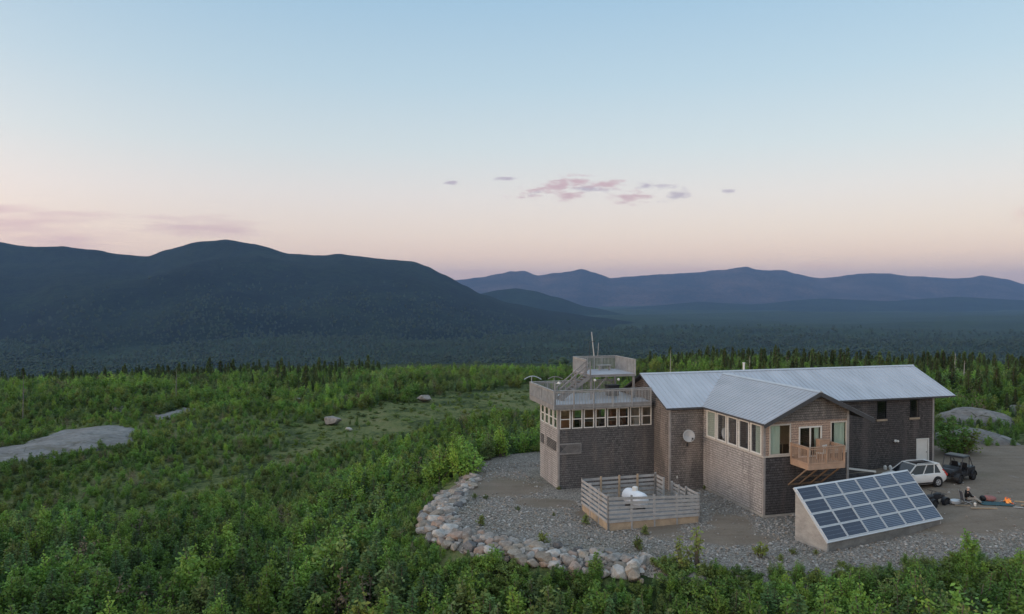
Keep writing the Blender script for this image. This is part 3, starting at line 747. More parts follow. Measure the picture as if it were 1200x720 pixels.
# ---------------------------------------------------------------- gravel pad
def build_pad():
    st = .4; xs = [-7+st*i for i in range(int(75/st))]; ys = [36+st*i for i in range(int(46/st))]
    idx = {}; vs = []; fs = []; dirt = []
    spots = [(-1.2,57.5,4.2,3.2), (5.5,50.3,1.6,1.2), (13.5,45.6,2.8,2.0), (14.4,48.6,1.6,2.2), (2.4,53.2,2.6,1.6), (9.5,48.,1.6,3.)]
    def v(i, j):
        k = (i, j)
        if k not in idx:
            x, y = xs[i], ys[j]; s = sdf(x, y, PAD)
            z = pad_z(x, y) + .03*noise.noise((x*1.7, y*1.7, 2.)) if s < 0 else ground_z(x, y) + .12
            if s > 0:
                e = 1.3 if (x < 9 and y < 64) else 1.7
                off = lerp(.08, -.15, smooth(e-.6, e+.9, s + .7*noise.noise((x*.8, y*.8, 4.))))
                z = lerp(pad_z(x,y), ground_z(x,y)+off, smooth(0,.8,s))
            idx[k] = len(vs); vs.append((x, y, z))
            q = smooth(22.5, 27.5, x + .35*(y-46)) * smooth(43.2, 46.2, y - .05*(x-27))
            for cx, cy, rx, ry in spots:
                q = max(q, 1-smooth(.5, 1.35, hypot((x-cx)/rx, (y-cy)/ry)))
            dirt.append(q)
        return idx[k]
    for i in range(len(xs)-1):
        for j in range(len(ys)-1):
            if sdf(xs[i]+st/2, ys[j]+st/2, PAD) < (4.2 if xs[i] < 9 and ys[j] < 64 else 3.4): fs.append((v(i,j), v(i+1,j), v(i+1,j+1), v(i,j+1)))
    me = bpy.data.meshes.new('gravel_pad'); me.from_pydata(vs, [], fs)
    at_ = me.attributes.new('dirt', 'FLOAT', 'POINT'); at_.data.foreach_set('value', dirt)
    me.polygons.foreach_set('use_smooth', [True]*len(fs))
    m, t, out = nt('gravel_and_dirt'); g = N(t)
    pos = g.new('ShaderNodeNewGeometry').outputs['Position']
    vo = g.new('ShaderNodeTexVoronoi'); vo.inputs['Scale'].default_value = 12.; g.link(pos, vo.inputs['Vector'])
    vo2 = g.new('ShaderNodeTexVoronoi'); vo2.inputs['Scale'].default_value = 28.; g.link(pos, vo2.inputs['Vector'])
    se = g.new('ShaderNodeSeparateColor'); g.link(vo.outputs['Color'], se.inputs[0])
    se2 = g.new('ShaderNodeSeparateColor'); g.link(vo2.outputs['Color'], se2.inputs[0])
    n = g.noise(pos, .45, 5., .6); n2 = g.noise(pos, 6., 4., .65); ruts = g.noise(g.vscale(pos, (.16,1.5,1)), 1., 4., .6); n3 = g.noise(pos, .13, 4., .6)
    stone = g.ramp(g.math('ADD', g.math('MULTIPLY', se.outputs[0], .6), g.math('MULTIPLY', se2.outputs[0], .4)),
                   [(.1, (.09,.078,.068)), (.4, (.20,.178,.155)), (.65, (.275,.245,.215)), (.9, (.43,.39,.345))])
    earth = g.ramp(g.math('ADD', g.math('MULTIPLY', n, .35), g.math('ADD', g.math('MULTIPLY', n2, .35), g.math('MULTIPLY', ruts, .3))),
                   [(.3, (.12,.092,.070)), (.5, (.19,.152,.118)), (.7, (.255,.21,.168))])
    aa = g.new('ShaderNodeAttribute'); aa.attribute_name = 'dirt'
    f = g.mapr(g.math('ADD', aa.outputs['Fac'], g.math('ADD', g.math('MULTIPLY', g.math('SUBTRACT', n, .5), 2.3), g.math('MULTIPLY', g.math('SUBTRACT', n2, .5), .5))), .35, .75)
    c = g.mix(f, stone, earth)
    c = g.mix(g.math('MULTIPLY', g.mapr(n3, .52, .68), .35), c, (.10,.10,.055))   # thin weeds and moss
    h = g.math('MULTIPLY', g.math('SUBTRACT', 1., vo.outputs['Distance']), g.math('SUBTRACT', 1.15, f))
    g.link(g.bsdf(c, .92, bump=g.math('ADD', h, g.math('MULTIPLY', n2, .4)), bstr=.9, bdist=.06, spec=.15), out.inputs[0])
    me.materials.append(m)
    o = bpy.data.objects.new('gravel_pad', me); col.objects.link(o)
    tag(o, 'levelled pad of grey gravel and brown dirt around the lodge', 'gravel yard', kind='structure')
build_pad()

# ---------------------------------------------------------------- rocks
def rock_mesh(name, mat, rx, ry, rz, seed, rough=.22, sub=2, facet=True):
    import bmesh
    rnd = random.Random(seed)
    bm = bmesh.new()
    if facet:
        for i in range(22):
            v = Vector((rnd.gauss(0,1), rnd.gauss(0,1), rnd.gauss(0,1))).normalized()
            k = rnd.uniform(.82, 1.05); bm.verts.new((v.x*rx*k, v.y*ry*k, v.z*rz*k))
        bmesh.ops.convex_hull(bm, input=bm.verts[:])
        bmesh.ops.delete(bm, geom=[v for v in bm.verts if not v.link_faces], context='VERTS')
        bmesh.ops.bevel(bm, geom=bm.edges[:], offset=min(rx,ry,rz)*.045, segments=2, affect='EDGES', clamp_overlap=True)
    else:
        bmesh.ops.create_icosphere(bm, subdivisions=sub, radius=1)
        for v in bm.verts:
            n = noise.fractal(v.co*1.3+Vector((seed,0,0)), 1., 2., 4)
            v.co = Vector((v.co.x*rx, v.co.y*ry, v.co.z*rz))*(1+rough*n)
    me = bpy.data.meshes.new(name); bm.to_mesh(me); bm.free(); me.materials.append(mat)
    if not facet: me.polygons.foreach_set('use_smooth', [True]*len(me.polygons))
    return me
def rockmat(name, c, c2):
    m, t, out = nt(name); g = N(t)
    tc = g.new('ShaderNodeTexCoord').outputs['Object']
    oi = g.new('ShaderNodeObjectInfo')
    a = g.noise(tc, 2.2, 6., .65); b = g.noise(tc, 12., 4., .6)
    v = g.math('ADD', g.math('MULTIPLY', a, .6), g.math('MULTIPLY', b, .4))
    cc = g.ramp(v, [(.34, tuple(q*.6 for q in c)), (.5, c), (.64, c2)])
    k = g.mapr(oi.outputs['Random'], 0, 1, .72, 1.18); kk = g.new('ShaderNodeCombineColor')
    for i in range(3): g.link(k, kk.inputs[i])
    cc = g.mix(1., cc, kk.outputs[0], 'MULTIPLY')
    g.link(g.bsdf(cc, .9, bump=v, bstr=.5, bdist=.06, spec=.2), out.inputs[0]); return m
RM = {'grey': rockmat('grey_granite', (.275,.25,.228), (.41,.375,.345)), 'tan': rockmat('tan_granite', (.29,.245,.20), (.38,.335,.285)),
      'pink': rockmat('pinkish_granite', (.30,.225,.185), (.37,.30,.255)), 'pale': rockmat('pale_granite', (.37,.355,.335), (.47,.45,.425)), 'dark': rockmat('dark_stone', (.13,.128,.13), (.21,.20,.20))}
WALL_LINE = [(-3.2,61.), (-3.6,58.5), (-4.6,51.2), (-4.1,47.6), (-2.0,45.1), (1.0,43.5), (4.9,42.2), (7.8,41.2)]
def along(line, d):
    for a, b in zip(line, line[1:]):
        L = hypot(b[0]-a[0], b[1]-a[1])
        if d <= L: return (lerp(a[0],b[0],d/L), lerp(a[1],b[1],d/L)), ((b[0]-a[0])/L, (b[1]-a[1])/L)
        d -= L
    return None, None
def build_boulders():
    rnd = random.Random(5)
    var = {k: [rock_mesh('boulder', RM[k], 1, rnd.uniform(.72,.95), rnd.uniform(.6,.8), 10*i+len(k)) for i in range(4)] for k in RM}
    n = 0
    for row in range(6):
        d = rnd.uniform(0,.4) + (4. if row > 2 else 0)
        while True:
            s = rnd.choice((.22,.28,.34,.40,.48,.60)) * (1. if row else .85)
            p, tg = along(WALL_LINE, d + s)
            if p is None: break
            nx, ny = -tg[1], tg[0]            # out of the pad lies to the right of the walk
            nx, ny = tg[1], -tg[0]
            k = -.6 + row*.44 + rnd.uniform(-.12,.12)
            if sdf(p[0]+nx, p[1]+ny, PAD) < sdf(p[0], p[1], PAD): nx, ny = -nx, -ny
            x, y = p[0]+nx*k, p[1]+ny*k
            far = d < 10
            z = max(ground_z(x, y), pad_z(x, y) - .1 - .5*row) + s*.34
            kind = rnd.choices(('grey','tan','pink','pale','dark'), ((5,1,1,3,1) if far else (4,4,3,3,1)))[0]
            o = bpy.data.objects.new('boulder', rnd.choice(var[kind])); col.objects.link(o)
            o.location = (x, y, z); o.scale = (s*rnd.uniform(.9,1.25), s*rnd.uniform(.85,1.1), s*rnd.uniform(.75,1.))
            o.rotation_euler = (rnd.uniform(-.35,.35), rnd.uniform(-.35,.35), rnd.uniform(0,6.28))
            where = 'on the far curve of the bank' if d < 9 else ('at the outer bend of the bank' if d < 17 else 'of the bank below the fence')
            lay = ('top course', 'second course', 'middle course', 'lower course', 'bottom course', 'outermost course')[row]
            cn = {'grey':'grey', 'tan':'tan', 'pink':'pinkish', 'pale':'pale grey', 'dark':'dark grey'}[kind]
            big = 'large' if s > .55 else ('medium' if s > .4 else 'small')
            tag(o, f'{big} {cn} boulder, {lay} {where}', 'boulder', 'boulders of the stone bank edging the gravel pad')
            d += s*1.42; n += 1
    # scattered stones along the front edge under the bushes
    for i in range(26):
        x = rnd.uniform(9, 34); y = 39.6 + rnd.uniform(-.6,.7) + .02*x; s = rnd.uniform(.2,.5)
        o = bpy.data.objects.new('boulder', rnd.choice(var[rnd.choice(('grey','pale','grey','dark'))])); col.objects.link(o)
        o.location = (x, y, ground_z(x,y)+s*.35); o.scale = (s*1.2, s, s*.8); o.rotation_euler = (rnd.uniform(-.3,.3), rnd.uniform(-.3,.3), rnd.uniform(0,6.28))
        tag(o, 'grey boulder half hidden by bushes along the front edge of the gravel', 'boulder', 'boulders along the front edge of the gravel')
build_boulders()
SMAT = plain('bedrock', (.30,.305,.325), .8, var=.3, scale=.35, bump=.35)
def slabmat():
    m, t, out = nt('bare_bedrock'); g = N(t)
    pos = g.new('ShaderNodeNewGeometry').outputs['Position']
    a = g.noise(pos, .16, 6., .6); b = g.noise(pos, 1.4, 5., .65); cck = g.noise(g.vscale(pos, (.5,1.6,1)), .5, 6., .7)
    c = g.ramp(g.math('ADD', g.math('MULTIPLY', a, .5), g.math('MULTIPLY', b, .5)), [(.33, (.085,.082,.078)), (.45, (.155,.15,.146)), (.56, (.21,.205,.20)), (.68, (.27,.25,.225))])
    c = g.mix(g.math('MULTIPLY', g.mapr(cck, .52, .62), .7), c, (.12,.11,.08))
    vc = g.new('ShaderNodeTexVoronoi'); vc.feature = 'DISTANCE_TO_EDGE'; vc.inputs['Scale'].default_value = .16; g.link(g.vscale(pos, (1,2.2,1)), vc.inputs['Vector'])
    c = g.mix(g.math('LESS_THAN', g.math('ADD', vc.outputs['Distance'], g.math('MULTIPLY', g.math('SUBTRACT', b, .5), .10)), .004), c, (.07,.072,.05))   # mossy joints
    g.link(g.bsdf(c, .8, bump=g.math('ADD', a, g.math('MULTIPLY', b, .3)), bstr=.9, bdist=.45, spec=.3), out.inputs[0]); return m
SMAT = slabmat()
def slab(poly, label, dome=.6, st=.7, seed=0):
    """bare bedrock breaking through the ground: a shallow dome inside an irregular outline"""
    xs0 = min(p[0] for p in poly)-2; xs1 = max(p[0] for p in poly)+2; ys0 = min(p[1] for p in poly)-2; ys1 = max(p[1] for p in poly)+2
    idx = {}; vs = []; fs = []
    nx, ny = int((xs1-xs0)/st)+1, int((ys1-ys0)/st)+1
    def v(i, j):
        if (i,j) not in idx:
            x, y = xs0+i*st, ys0+j*st; s = sdf(x, y, poly) + 1.5*noise.noise((x*.28, y*.28, seed)) + .9*noise.noise((x*.8, y*.8, seed))
            z = base_z(x, y) + (dome*smooth(0, 5, -s) + .25 if s < 0 else .25 - s*.9) + .12*noise.noise((x*.5,y*.5,seed+3))
            idx[(i,j)] = len(vs); vs.append((x, y, z))
        return idx[(i,j)]
    for i in range(nx):
        for j in range(ny):
            if sdf(xs0+(i+.5)*st, ys0+(j+.5)*st, poly) < 1.6: fs.append((v(i,j), v(i+1,j), v(i+1,j+1), v(i,j+1)))
    me = bpy.data.meshes.new('bedrock_slab'); me.from_pydata(vs, [], fs); me.materials.append(SMAT); me.polygons.foreach_set('use_smooth', [True]*len(fs))
    o = bpy.data.objects.new('bedrock_slab', me); col.objects.link(o); tag(o, label, 'rock slab')
slab(SLAB, 'broad pale bedrock slab lying bare among the bushes on the left', .5, .7, 1.)
slab([(-66,120), (-61,121), (-59.5,124), (-63,126), (-67,124)], 'small patch of bedrock among the bushes behind the broad slab', .25, .6, 7.)
slab(SLABTAIL, 'narrow strip of bedrock beyond the broad slab on the left', .3, .6, 4.)
def dome(label, c, rx, ry, rz, rot, seed):
    import bmesh
    bm = bmesh.new(); bmesh.ops.create_icosphere(bm, subdivisions=5, radius=1)
    for v in bm.verts:
        q = v.co.copy(); q.x += .3*q.z
        n = noise.fractal(q*1.6+Vector((seed,0,0)), 1., 2., 5)
        v.co = Vector((q.x*rx, q.y*ry, (abs(q.z)**1.2*(1 if q.z > 0 else -1))*rz))*(1+.12*n)
    me = bpy.data.meshes.new('rock_outcrop'); bm.to_mesh(me); bm.free(); me.materials.append(SMAT); me.polygons.foreach_set('use_smooth', [True]*len(me.polygons))
    o = bpy.data.objects.new('rock_outcrop', me); col.objects.link(o); o.location = c; o.rotation_euler = rot; tag(o, label, 'rock outcrop')
dome('smooth grey rock outcrop sloping down to the parking area at the right', (46.4, 73.2, -.3), 3.7, 1.9, 2.1, (0, R(20), R(-30)), 2.)
dome('second grey rock outcrop rising behind the first above the parking area', (53.6, 86.0, -.1), 4.0, 2.4, 2.0, (0, R(12), R(-16)), 6.)
dome('low pale rock at the right edge beyond the two outcrops', (63.0, 92.5, .0), 2.6, 1.8, 1.2, (0,0,R(10)), 9.)
for u, v, s, lab, kk in ((347,470,.75,'small white boulder alone among the bushes beyond the clearing','pale'), (388,495,1.3,'flat grey boulder on the near side of the clearing','grey'), (220,452,1.1,'grey flat rock near the dark spruces on the left','grey'),
                     (408,502,.5,'small pale stone beside the flat grey boulder in the clearing','pale'), (497,470,1.3,'grey flat rock at the back of the clearing','grey')):
    x, y = at(u, v, -3.7)
    o = bpy.data.objects.new('boulder', rock_mesh('boulder', RM[kk], 1.2, .9, .6, int(u))); col.objects.link(o); o.location = (x, y, base_z(x, y)+s*.55); o.scale = (s,s,s); tag(o, lab, 'boulder')

# ---------------------------------------------------------------- fenced deck and propane tank
fen = thing('fenced_deck', 'raised grey timber deck ringed by a horizontal board fence in front of the tower', 'fenced deck', HW(-8.3,-7.5,0), HA)
FW_, FD, FZ = 6.5, 4.7, .5
b = MB()
for i in range(int(FD/.15)): b.box(0, i*.15, FZ-.04, FW_, i*.15+.14, FZ)
b.build('deck_floor', M['greywood'], fen)
b = MB()
b.box(.02,.02,-.4,FW_-.02,.12,FZ-.045); b.box(.02,.12,-.4,.12,FD-.1,FZ-.045); b.box(FW_-.12,.12,-.4,FW_-.02,FD-.1,FZ-.045); b.box(.02,FD-.1,-.4,FW_-.02,FD,FZ-.045)
b.build('plinth', M['tanwood'], fen)
def fence_run(p, q, z1a, nposts, nb=6, name='board_panel', outv=(0,0), drop=0., warm=False):
    p, q = Vector((*p,0)), Vector((*q,0)); o = Vector((*outv,0))
    b = MB(); z0 = FZ-.08; hgt = z1a - z0; st = hgt/nb
    for i in range(nb):
        z = z0 + st*(i+.5) + random.uniform(-.012,.012); e = Vector((0,0,-drop*(i+1)/nb))
        b.bar(p+o*.07+Vector((0,0,z)), q+o*.07+Vector((0,0,z))+e, .03, st*.56)
    b.build(name, M['greywood2'], fen)
    for i in range(nposts):
        c = p.lerp(q, i/(nposts-1) if nposts > 1 else .5); b = MB(); b.bar(c+Vector((0,0,-.3)), c+Vector((0,0,z1a+.03-drop*i/(nposts-1))), .11, .11)
        b.build('post', M['tanwood'] if warm and i in (1,2,3) else M['greywood2'], fen)
fence_run((.05,FD-.05), (.05,.05), 2.25, 4, outv=(-1,0))
fence_run((.05,FD-.05), (FW_-.9,FD-.05), 2.25, 5, outv=(0,1), warm=True)
fence_run((.05,.05), (FW_-.05,.05), 2.2, 5, outv=(0,-1), drop=.3)
fence_run((FW_-.05,.05), (FW_-.05,1.75), 1.92, 2, outv=(1,0))
fence_run((FW_-.05,1.75), (FW_-.05,FD-.9), 1.78, 3, 5, outv=(1,0))
fence_run((FW_-.9,FD-.05), (FW_-.9,FD-1.3), 2.2, 2, outv=(1,0))
tank = thing('propane_tank', 'white rounded propane tank lying inside the board fence', 'propane tank', HW(-5.25,-4.95,FZ), HA+R(-80))
b = MB(); prof = [(-1.12,.02),(-1.1,.2),(-1.02,.38),(-.88,.48),(-.7,.52),(.7,.52),(.88,.48),(1.02,.38),(1.1,.2),(1.12,.02)]
b.loft([[(x, r*cos(2*pi*i/24), .72+r*sin(2*pi*i/24)) for i in range(24)] for x, r in prof]); b.build('vessel', plain('white_tank_paint', (.72,.73,.76), .4, var=.06), tank, True)
b = MB(); b.tube((0,0,1.2),(0,0,1.42),.2,.2,16); b.ellipsoid((0,0,1.42),.2,.2,.08,16,6); b.build('valve_dome', M['white'], tank)
for x in (-.65,.65):
    b = MB(); b.box(x-.06,-.34,0,x+.06,.34,.32); b.build('foot', M['darkmetal'], tank)

# ---------------------------------------------------------------- ground mounted solar array
SA = R(26.3); SO = Vector((18.29, 42.8, 0))
BOARD = plain('grey_weathered_boarding', (.34,.325,.305), .9, var=.3, scale=1.3, stretch=(1,1,2.5), bump=.3)
BOARD2 = plain('dark_grey_boarding', (.19,.18,.168), .9, var=.4, scale=1.1, stretch=(1,1,2.), bump=.3)  # front boarding, darker and blotchier than the side walls
sol = thing('solar_array', 'ground mounted solar array of twenty four panels on a shingled wedge shed', 'solar array', SO, SA)
SL, SD, Z0, Z1 = 10.4, 2.42, .66, 3.18
b = MB(); b.poly_prism([(.03,.05,-.5), (.03,SD,-.5), (.03,SD,Z1-.1), (.03,.05,Z0-.08)], (.12,0,0)); b.build('side_wall', BOARD, sol)
b = MB(); b.poly_prism([(SL-.15,.05,-.5), (SL-.15,SD,-.5), (SL-.15,SD,Z1-.1), (SL-.15,.05,Z0-.08)], (.12,0,0)); b.build('side_wall', BOARD, sol)
b = MB(); b.box(.15,.05,-.5,SL-.15,.17,Z0-.09); b.build('front_wall', BOARD2, sol)
b = MB(); b.box(.15,SD-.12,-.5,SL-.15,SD,Z1-.12); b.build('back_wall', BOARD, sol)
sdv = Vector((0, SD, Z1-Z0)); SLEN = sdv.length; sdn = sdv.normalized(); snr = Vector((0, -sdn.z, sdn.y))
def S(x, k, h=0.): return Vector((0,.0,Z0)) + Vector((x,0,0)) + sdn*k + snr*h
def sbox(b, x0, x1, k0, k1, h0, h1, mi=0):
    P = [S(x0,k0,h0),S(x1,k0,h0),S(x1,k1,h0),S(x0,k1,h0),S(x0,k0,h1),S(x1,k0,h1),S(x1,k1,h1),S(x0,k1,h1)]
    b.add(P, [(0,3,2,1),(4,5,6,7),(0,1,5,4),(1,2,6,5),(2,3,7,6),(3,0,4,7)], mi)
b = MB(); sbox(b, -.04, SL+.04, -.08, SLEN+.08, -.11, -.012); b.build('backing_frame', M['alu'], sol)
cellm = plain('solar_cells', (.036,.056,.098), .28, var=.18, scale=1.4, spec=.5); cellp = plain('dark_solar_cells', (.026,.038,.068), .26, var=.18, scale=1.4, spec=.5)
gridm = plain('cell_lines', (.22,.27,.34), .4)
pw, ph = SL/6, SLEN/4
for ci in range(6):
    for ri in range(4):
        b = MB(); x0_, x1_, k0, k1 = ci*pw+.04, (ci+1)*pw-.04, ri*ph+.028, (ri+1)*ph-.028
        dark = ci == 0 or (ci == 1 and ri < 2)
        sbox(b, x0_+.03, x1_-.03, k0+.03, k1-.03, -.01, .03, 0)
        if not dark:
            for q in range(1, 7):
                kk = lerp(k0+.03, k1-.03, q/7); sbox(b, x0_+.03, x1_-.03, kk-.013, kk+.013, .031, .034, 2)
        else:
            for q in range(1, 3):
                kk = lerp(k0+.03, k1-.03, q/3); sbox(b, x0_+.03, x1_-.03, kk-.004, kk+.004, .031, .034, 2)
        for (a0,a1,c0,c1) in ((x0_,x1_,k0,k0+.03),(x0_,x1_,k1-.03,k1),(x0_,x0_+.03,k0+.03,k1-.03),(x1_-.03,x1_,k0+.03,k1-.03)): sbox(b, a0, a1, c0, c1, -.009, .045, 1)
        p = b.build('solar_panel', [cellp if dark else cellm, M['alu'], gridm], sol)
        if dark: p['label'] = 'plain dark solar panel without pale cell lines'

# ---------------------------------------------------------------- vehicles
def wheel(parent, x, y, r, w, rimc, side):
    wt = MB(); n = 20; prof = [(r*.62,-w/2),(r*.93,-w/2),(r,-w*.32),(r,w*.32),(r*.93,w/2),(r*.62,w/2)]
    wt.loft([[(x+pr*cos(2*pi*i/n), y+pw_, r+pr*sin(2*pi*i/n)) for i in range(n)] for pr, pw_ in prof], caps=False)
    t = wt.build('wheel', M['rubber'], parent, True)
    rm = MB(); yy = y + side*w*.36
    rm.tube((x,y-side*w*.3,r),(x,yy-side*.03,r), r*.64, r*.64, n)
    for k in range(5):
        a = 2*pi*k/5; rm.bar((x,yy,r),(x+r*.56*cos(a),yy,r+r*.56*sin(a)), r*.2, .03, up=(0,1,0))
    rm.tube((x,yy-side*.02,r),(x,yy+side*.02,r), r*.16, r*.16, 10)
    for k in range(n):
        a, c = 2*pi*k/n, 2*pi*(k+1)/n; rm.bar((x+r*.6*cos(a),yy,r+r*.6*sin(a)),(x+r*.6*cos(c),yy,r+r*.6*sin(c)), .05,.06, up=(0,1,0))
    rm.build('rim', rimc, t)
def build_suv():
    x, y = 30.55, 56.6
    root = thing('parked_car', 'white family car with a black glass roof parked by the white lodge door', 'car', (30.3, 56.0, .53), atan2(-.266,-.964))
    paint = plain('white_car_paint', (.66,.655,.64), .22, var=.03, spec=.6)
    b = MB()
    def sec(xp, zb, zt, hw):
        return [(xp,-hw*.86,zb),(xp,-hw*.97,zb+.14),(xp,-hw,zb+.34),(xp,-hw*.985,zt-.16),(xp,-hw*.93,zt-.02),(xp,-hw*.82,zt+.02),(xp,hw*.82,zt+.02),(xp,hw*.93,zt-.02),(xp,hw*.985,zt-.16),(xp,hw,zb+.34),(xp,hw*.97,zb+.14),(xp,hw*.86,zb)]
    st = [(-2.42,.52,.92,.74),(-2.36,.40,.98,.86),(-2.1,.30,1.04,.93),(-1.2,.24,1.06,.955),(0,.24,1.04,.955),(1.0,.24,1.02,.95),(1.35,.24,.99,.94),(1.9,.27,.92,.91),(2.2,.32,.84,.85),(2.38,.40,.74,.74)]
    b.loft([sec(*q) for q in st]); bd = b.build('body', paint, root, True); bd.modifiers.new('s','EDGE_SPLIT').split_angle = R(40)
    # cabin: tinted glass with painted pillars over it
    B = [(-2.2,.86,1.02),(1.18,.86,1.0)]; T = [(-1.78,.66,1.66),(.28,.66,1.68)]
    b = MB(); (xb0,yb,zb0),(xb1,_,zb1) = B; (xt0,yt,zt0),(xt1,_,zt1) = T
    b.add([(xb0,-yb,zb0),(xb1,-yb,zb1),(xb1,yb,zb1),(xb0,yb,zb0),(xt0,-yt,zt0),(xt1,-yt,zt1),(xt1,yt,zt1),(xt0,yt,zt0)],
          [(0,1,5,4),(1,2,6,5),(2,3,7,6),(3,0,4,7),(4,5,6,7)]); b.build('glasshouse', M['carglass'], root)
    b = MB()
    def pil(f0, f1, w, sgn):
        p = Vector((lerp(xb0,xb1,f0), sgn*(yb+.008), 1.0)); q = Vector((lerp(xt0,xt1,f1), sgn*(yt+.008), 1.68)); b.bar(p, q, w, .035, up=(0,1,0))
    for sgn in (1,-1):
        pil(1.,1.,.09,sgn); pil(.60,.52,.07,sgn); pil(.30,.2,.07,sgn); pil(.06,.04,.30,sgn)
        b.bar((xt0-.04,sgn*yt,1.675),(xt1+.02,sgn*yt,1.69),.12,.06)
    b.box(xt0-.12,-.66,1.655,xt0+.18,.66,1.705); b.box(xt1-.12,-.66,1.665,xt1+.02,.66,1.715)
    for sgn in (1,-1): b.bar((xt0+.1,sgn*.6,1.77),(xt1-.2,sgn*.6,1.77),.03,.03); b.bar((xt0+.1,sgn*.6,1.70),(xt0+.1,sgn*.6,1.78),.03,.03); b.bar((xt1-.2,sgn*.6,1.70),(xt1-.2,sgn*.6,1.78),.03,.03)
    b.build('roof', paint, root)
    b = MB(); b.box(xt0+.18,-.58,1.66,xt1-.12,.58,1.70); b.build('sunroof', M['carglass'], root)
    for wx in (-1.45,1.45):
        for sgn in (1,-1):
            a = MB(); a.tube((wx,sgn*.90,.37),(wx,sgn*.962,.37),.45,.45,24); a.build('wheel_arch', M['black'], root)
            wheel(root, wx, sgn*.90, .37, .24, M['galv'], sgn)
    for sgn in (1,-1):
        b = MB(); b.box(-2.44,sgn*.60,.80,-2.28,sgn*.88,.96); b.bar((-2.32,sgn*.85,.95),(-2.0,sgn*.80,1.30),.10,.08)
        b.build('tail_light', plain('red_lamp_lens', (.45,.05,.04), .25), root)
        b = MB(); b.box(2.16,sgn*.52,.62,2.34,sgn*.76,.74); b.build('headlight', M['galv'], root)
        b = MB(); b.ellipsoid((.92,sgn*1.02,1.08),.10,.13,.08,10,6); b.build('mirror', paint, root)
        b = MB(); b.bar((-1.0,sgn*.958,.36),(1.0,sgn*.958,.36),.03,.10); b.build('sill', M['black'], root)
        b = MB(); b.bar((-.35,sgn*.96,.93),(-.12,sgn*.96,.93),.02,.03); b.bar((.62,sgn*.96,.93),(.85,sgn*.96,.93),.02,.03); b.build('handle', M['galv'], root)
    b = MB(); b.box(2.28,-.42,.42,2.40,.42,.66); b.build('grille', M['black'], root)
build_suv()
def build_utv():
    root = thing('utility_vehicle', 'black roofed side by side off road buggy parked beside the white car', 'buggy', (34.6, 57.6, .53), atan2(-.57,-.82))
    dk = plain('black_buggy_plastic', (.018,.019,.022), .4, var=.2); fr = M['darkmetal']
    b = MB(); b.loft([[(x,-w,z0),(x,-w,z1),(x,-w*.8,z1+.05),(x,w*.8,z1+.05),(x,w,z1),(x,w,z0)] for x, w, z0, z1 in ((1.55,.34,.62,.80),(1.45,.5,.5,.92),(1.0,.56,.45,1.06),(.55,.66,.4,1.14),(.5,.66,.4,.75),(-.5,.68,.4,.72),(-.55,.70,.4,1.0),(-1.5,.70,.55,1.02),(-1.6,.68,.6,.98))]); b.build('body', dk, root)
    b = MB(); b.loft([[(x,-.72,z),(x,-.66,z+.07),(x,.66,z+.07),(x,.72,z)] for x, z in ((.45,1.88),(.35,1.93),(-.55,1.93),(-.7,1.88))]); b.build('roof', dk, root)
    b = MB()
    for s in (1,-1):
        b.tube((.75,s*.66,1.08),(.42,s*.68,1.88),.032); b.tube((-.55,s*.68,.95),(-.6,s*.68,1.88),.032); b.tube((.42,s*.68,1.88),(-.6,s*.68,1.88),.032); b.tube((-.6,s*.68,1.88),(-1.3,s*.62,1.05),.028); b.tube((-.1,s*.7,.6),(-.55,s*.7,1.2),.025)
    b.tube((.42,-.68,1.86),(.42,.68,1.86),.03); b.tube((-.6,-.68,1.86),(-.6,.68,1.86),.03); b.tube((1.62,-.3,.5),(1.62,.3,.5),.03); b.tube((1.62,-.3,.8),(1.62,.3,.8),.03); b.tube((1.62,-.3,.5),(1.62,-.3,.8),.03); b.tube((1.62,.3,.5),(1.62,.3,.8),.03)
    b.build('roll_cage', fr, root)
    for s in (.34,-.34):
        b = MB(); b.box(-.45,s-.24,.72,.05,s+.24,.86); b.box(-.55,s-.24,.80,-.42,s+.24,1.38); bevel(b.build('seat', M['black'], root), .04)
        b = MB(); b.ellipsoid((1.36,s*1.1,.90),.1,.11,.07,10,6); b.build('headlight', M['white'], root)
    b = MB(); n = 14
    for i in range(n):
        a, c = 2*pi*i/n, 2*pi*(i+1)/n; b.tube((.38+.05*sin(a),.34+.17*cos(a),1.15+.16*sin(a)),(.38+.05*sin(c),.34+.17*cos(c),1.15+.16*sin(c)),.018)
    b.build('steering_wheel', M['black'], root)
    b = MB(); b.add([(.62,-.45,1.16),(1.3,-.4,1.03),(1.3,.4,1.03),(.62,.45,1.16)], [(0,1,2,3)]); hp = b.build('hood_panel', plain('satin_hood', (.10,.105,.12), .3), root); hp.modifiers.new('t','SOLIDIFY').thickness = .03
    for wx in (-1.1, 1.1):
        for s in (1,-1):
            wheel(root, wx, s*.70, .35, .28, M['darkmetal'], s)
            b = MB(); k = 8; b.loft([[(wx+.44*cos(pi*i/k), s*.52, .36+.44*sin(pi*i/k)),(wx+.44*cos(pi*i/k), s*.86, .36+.44*sin(pi*i/k)),(wx+.40*cos(pi*i/k), s*.86, .36+.40*sin(pi*i/k)),(wx+.40*cos(pi*i/k), s*.52, .36+.40*sin(pi*i/k))] for i in range(k+1)]); b.build('fender', dk, root)
build_utv()
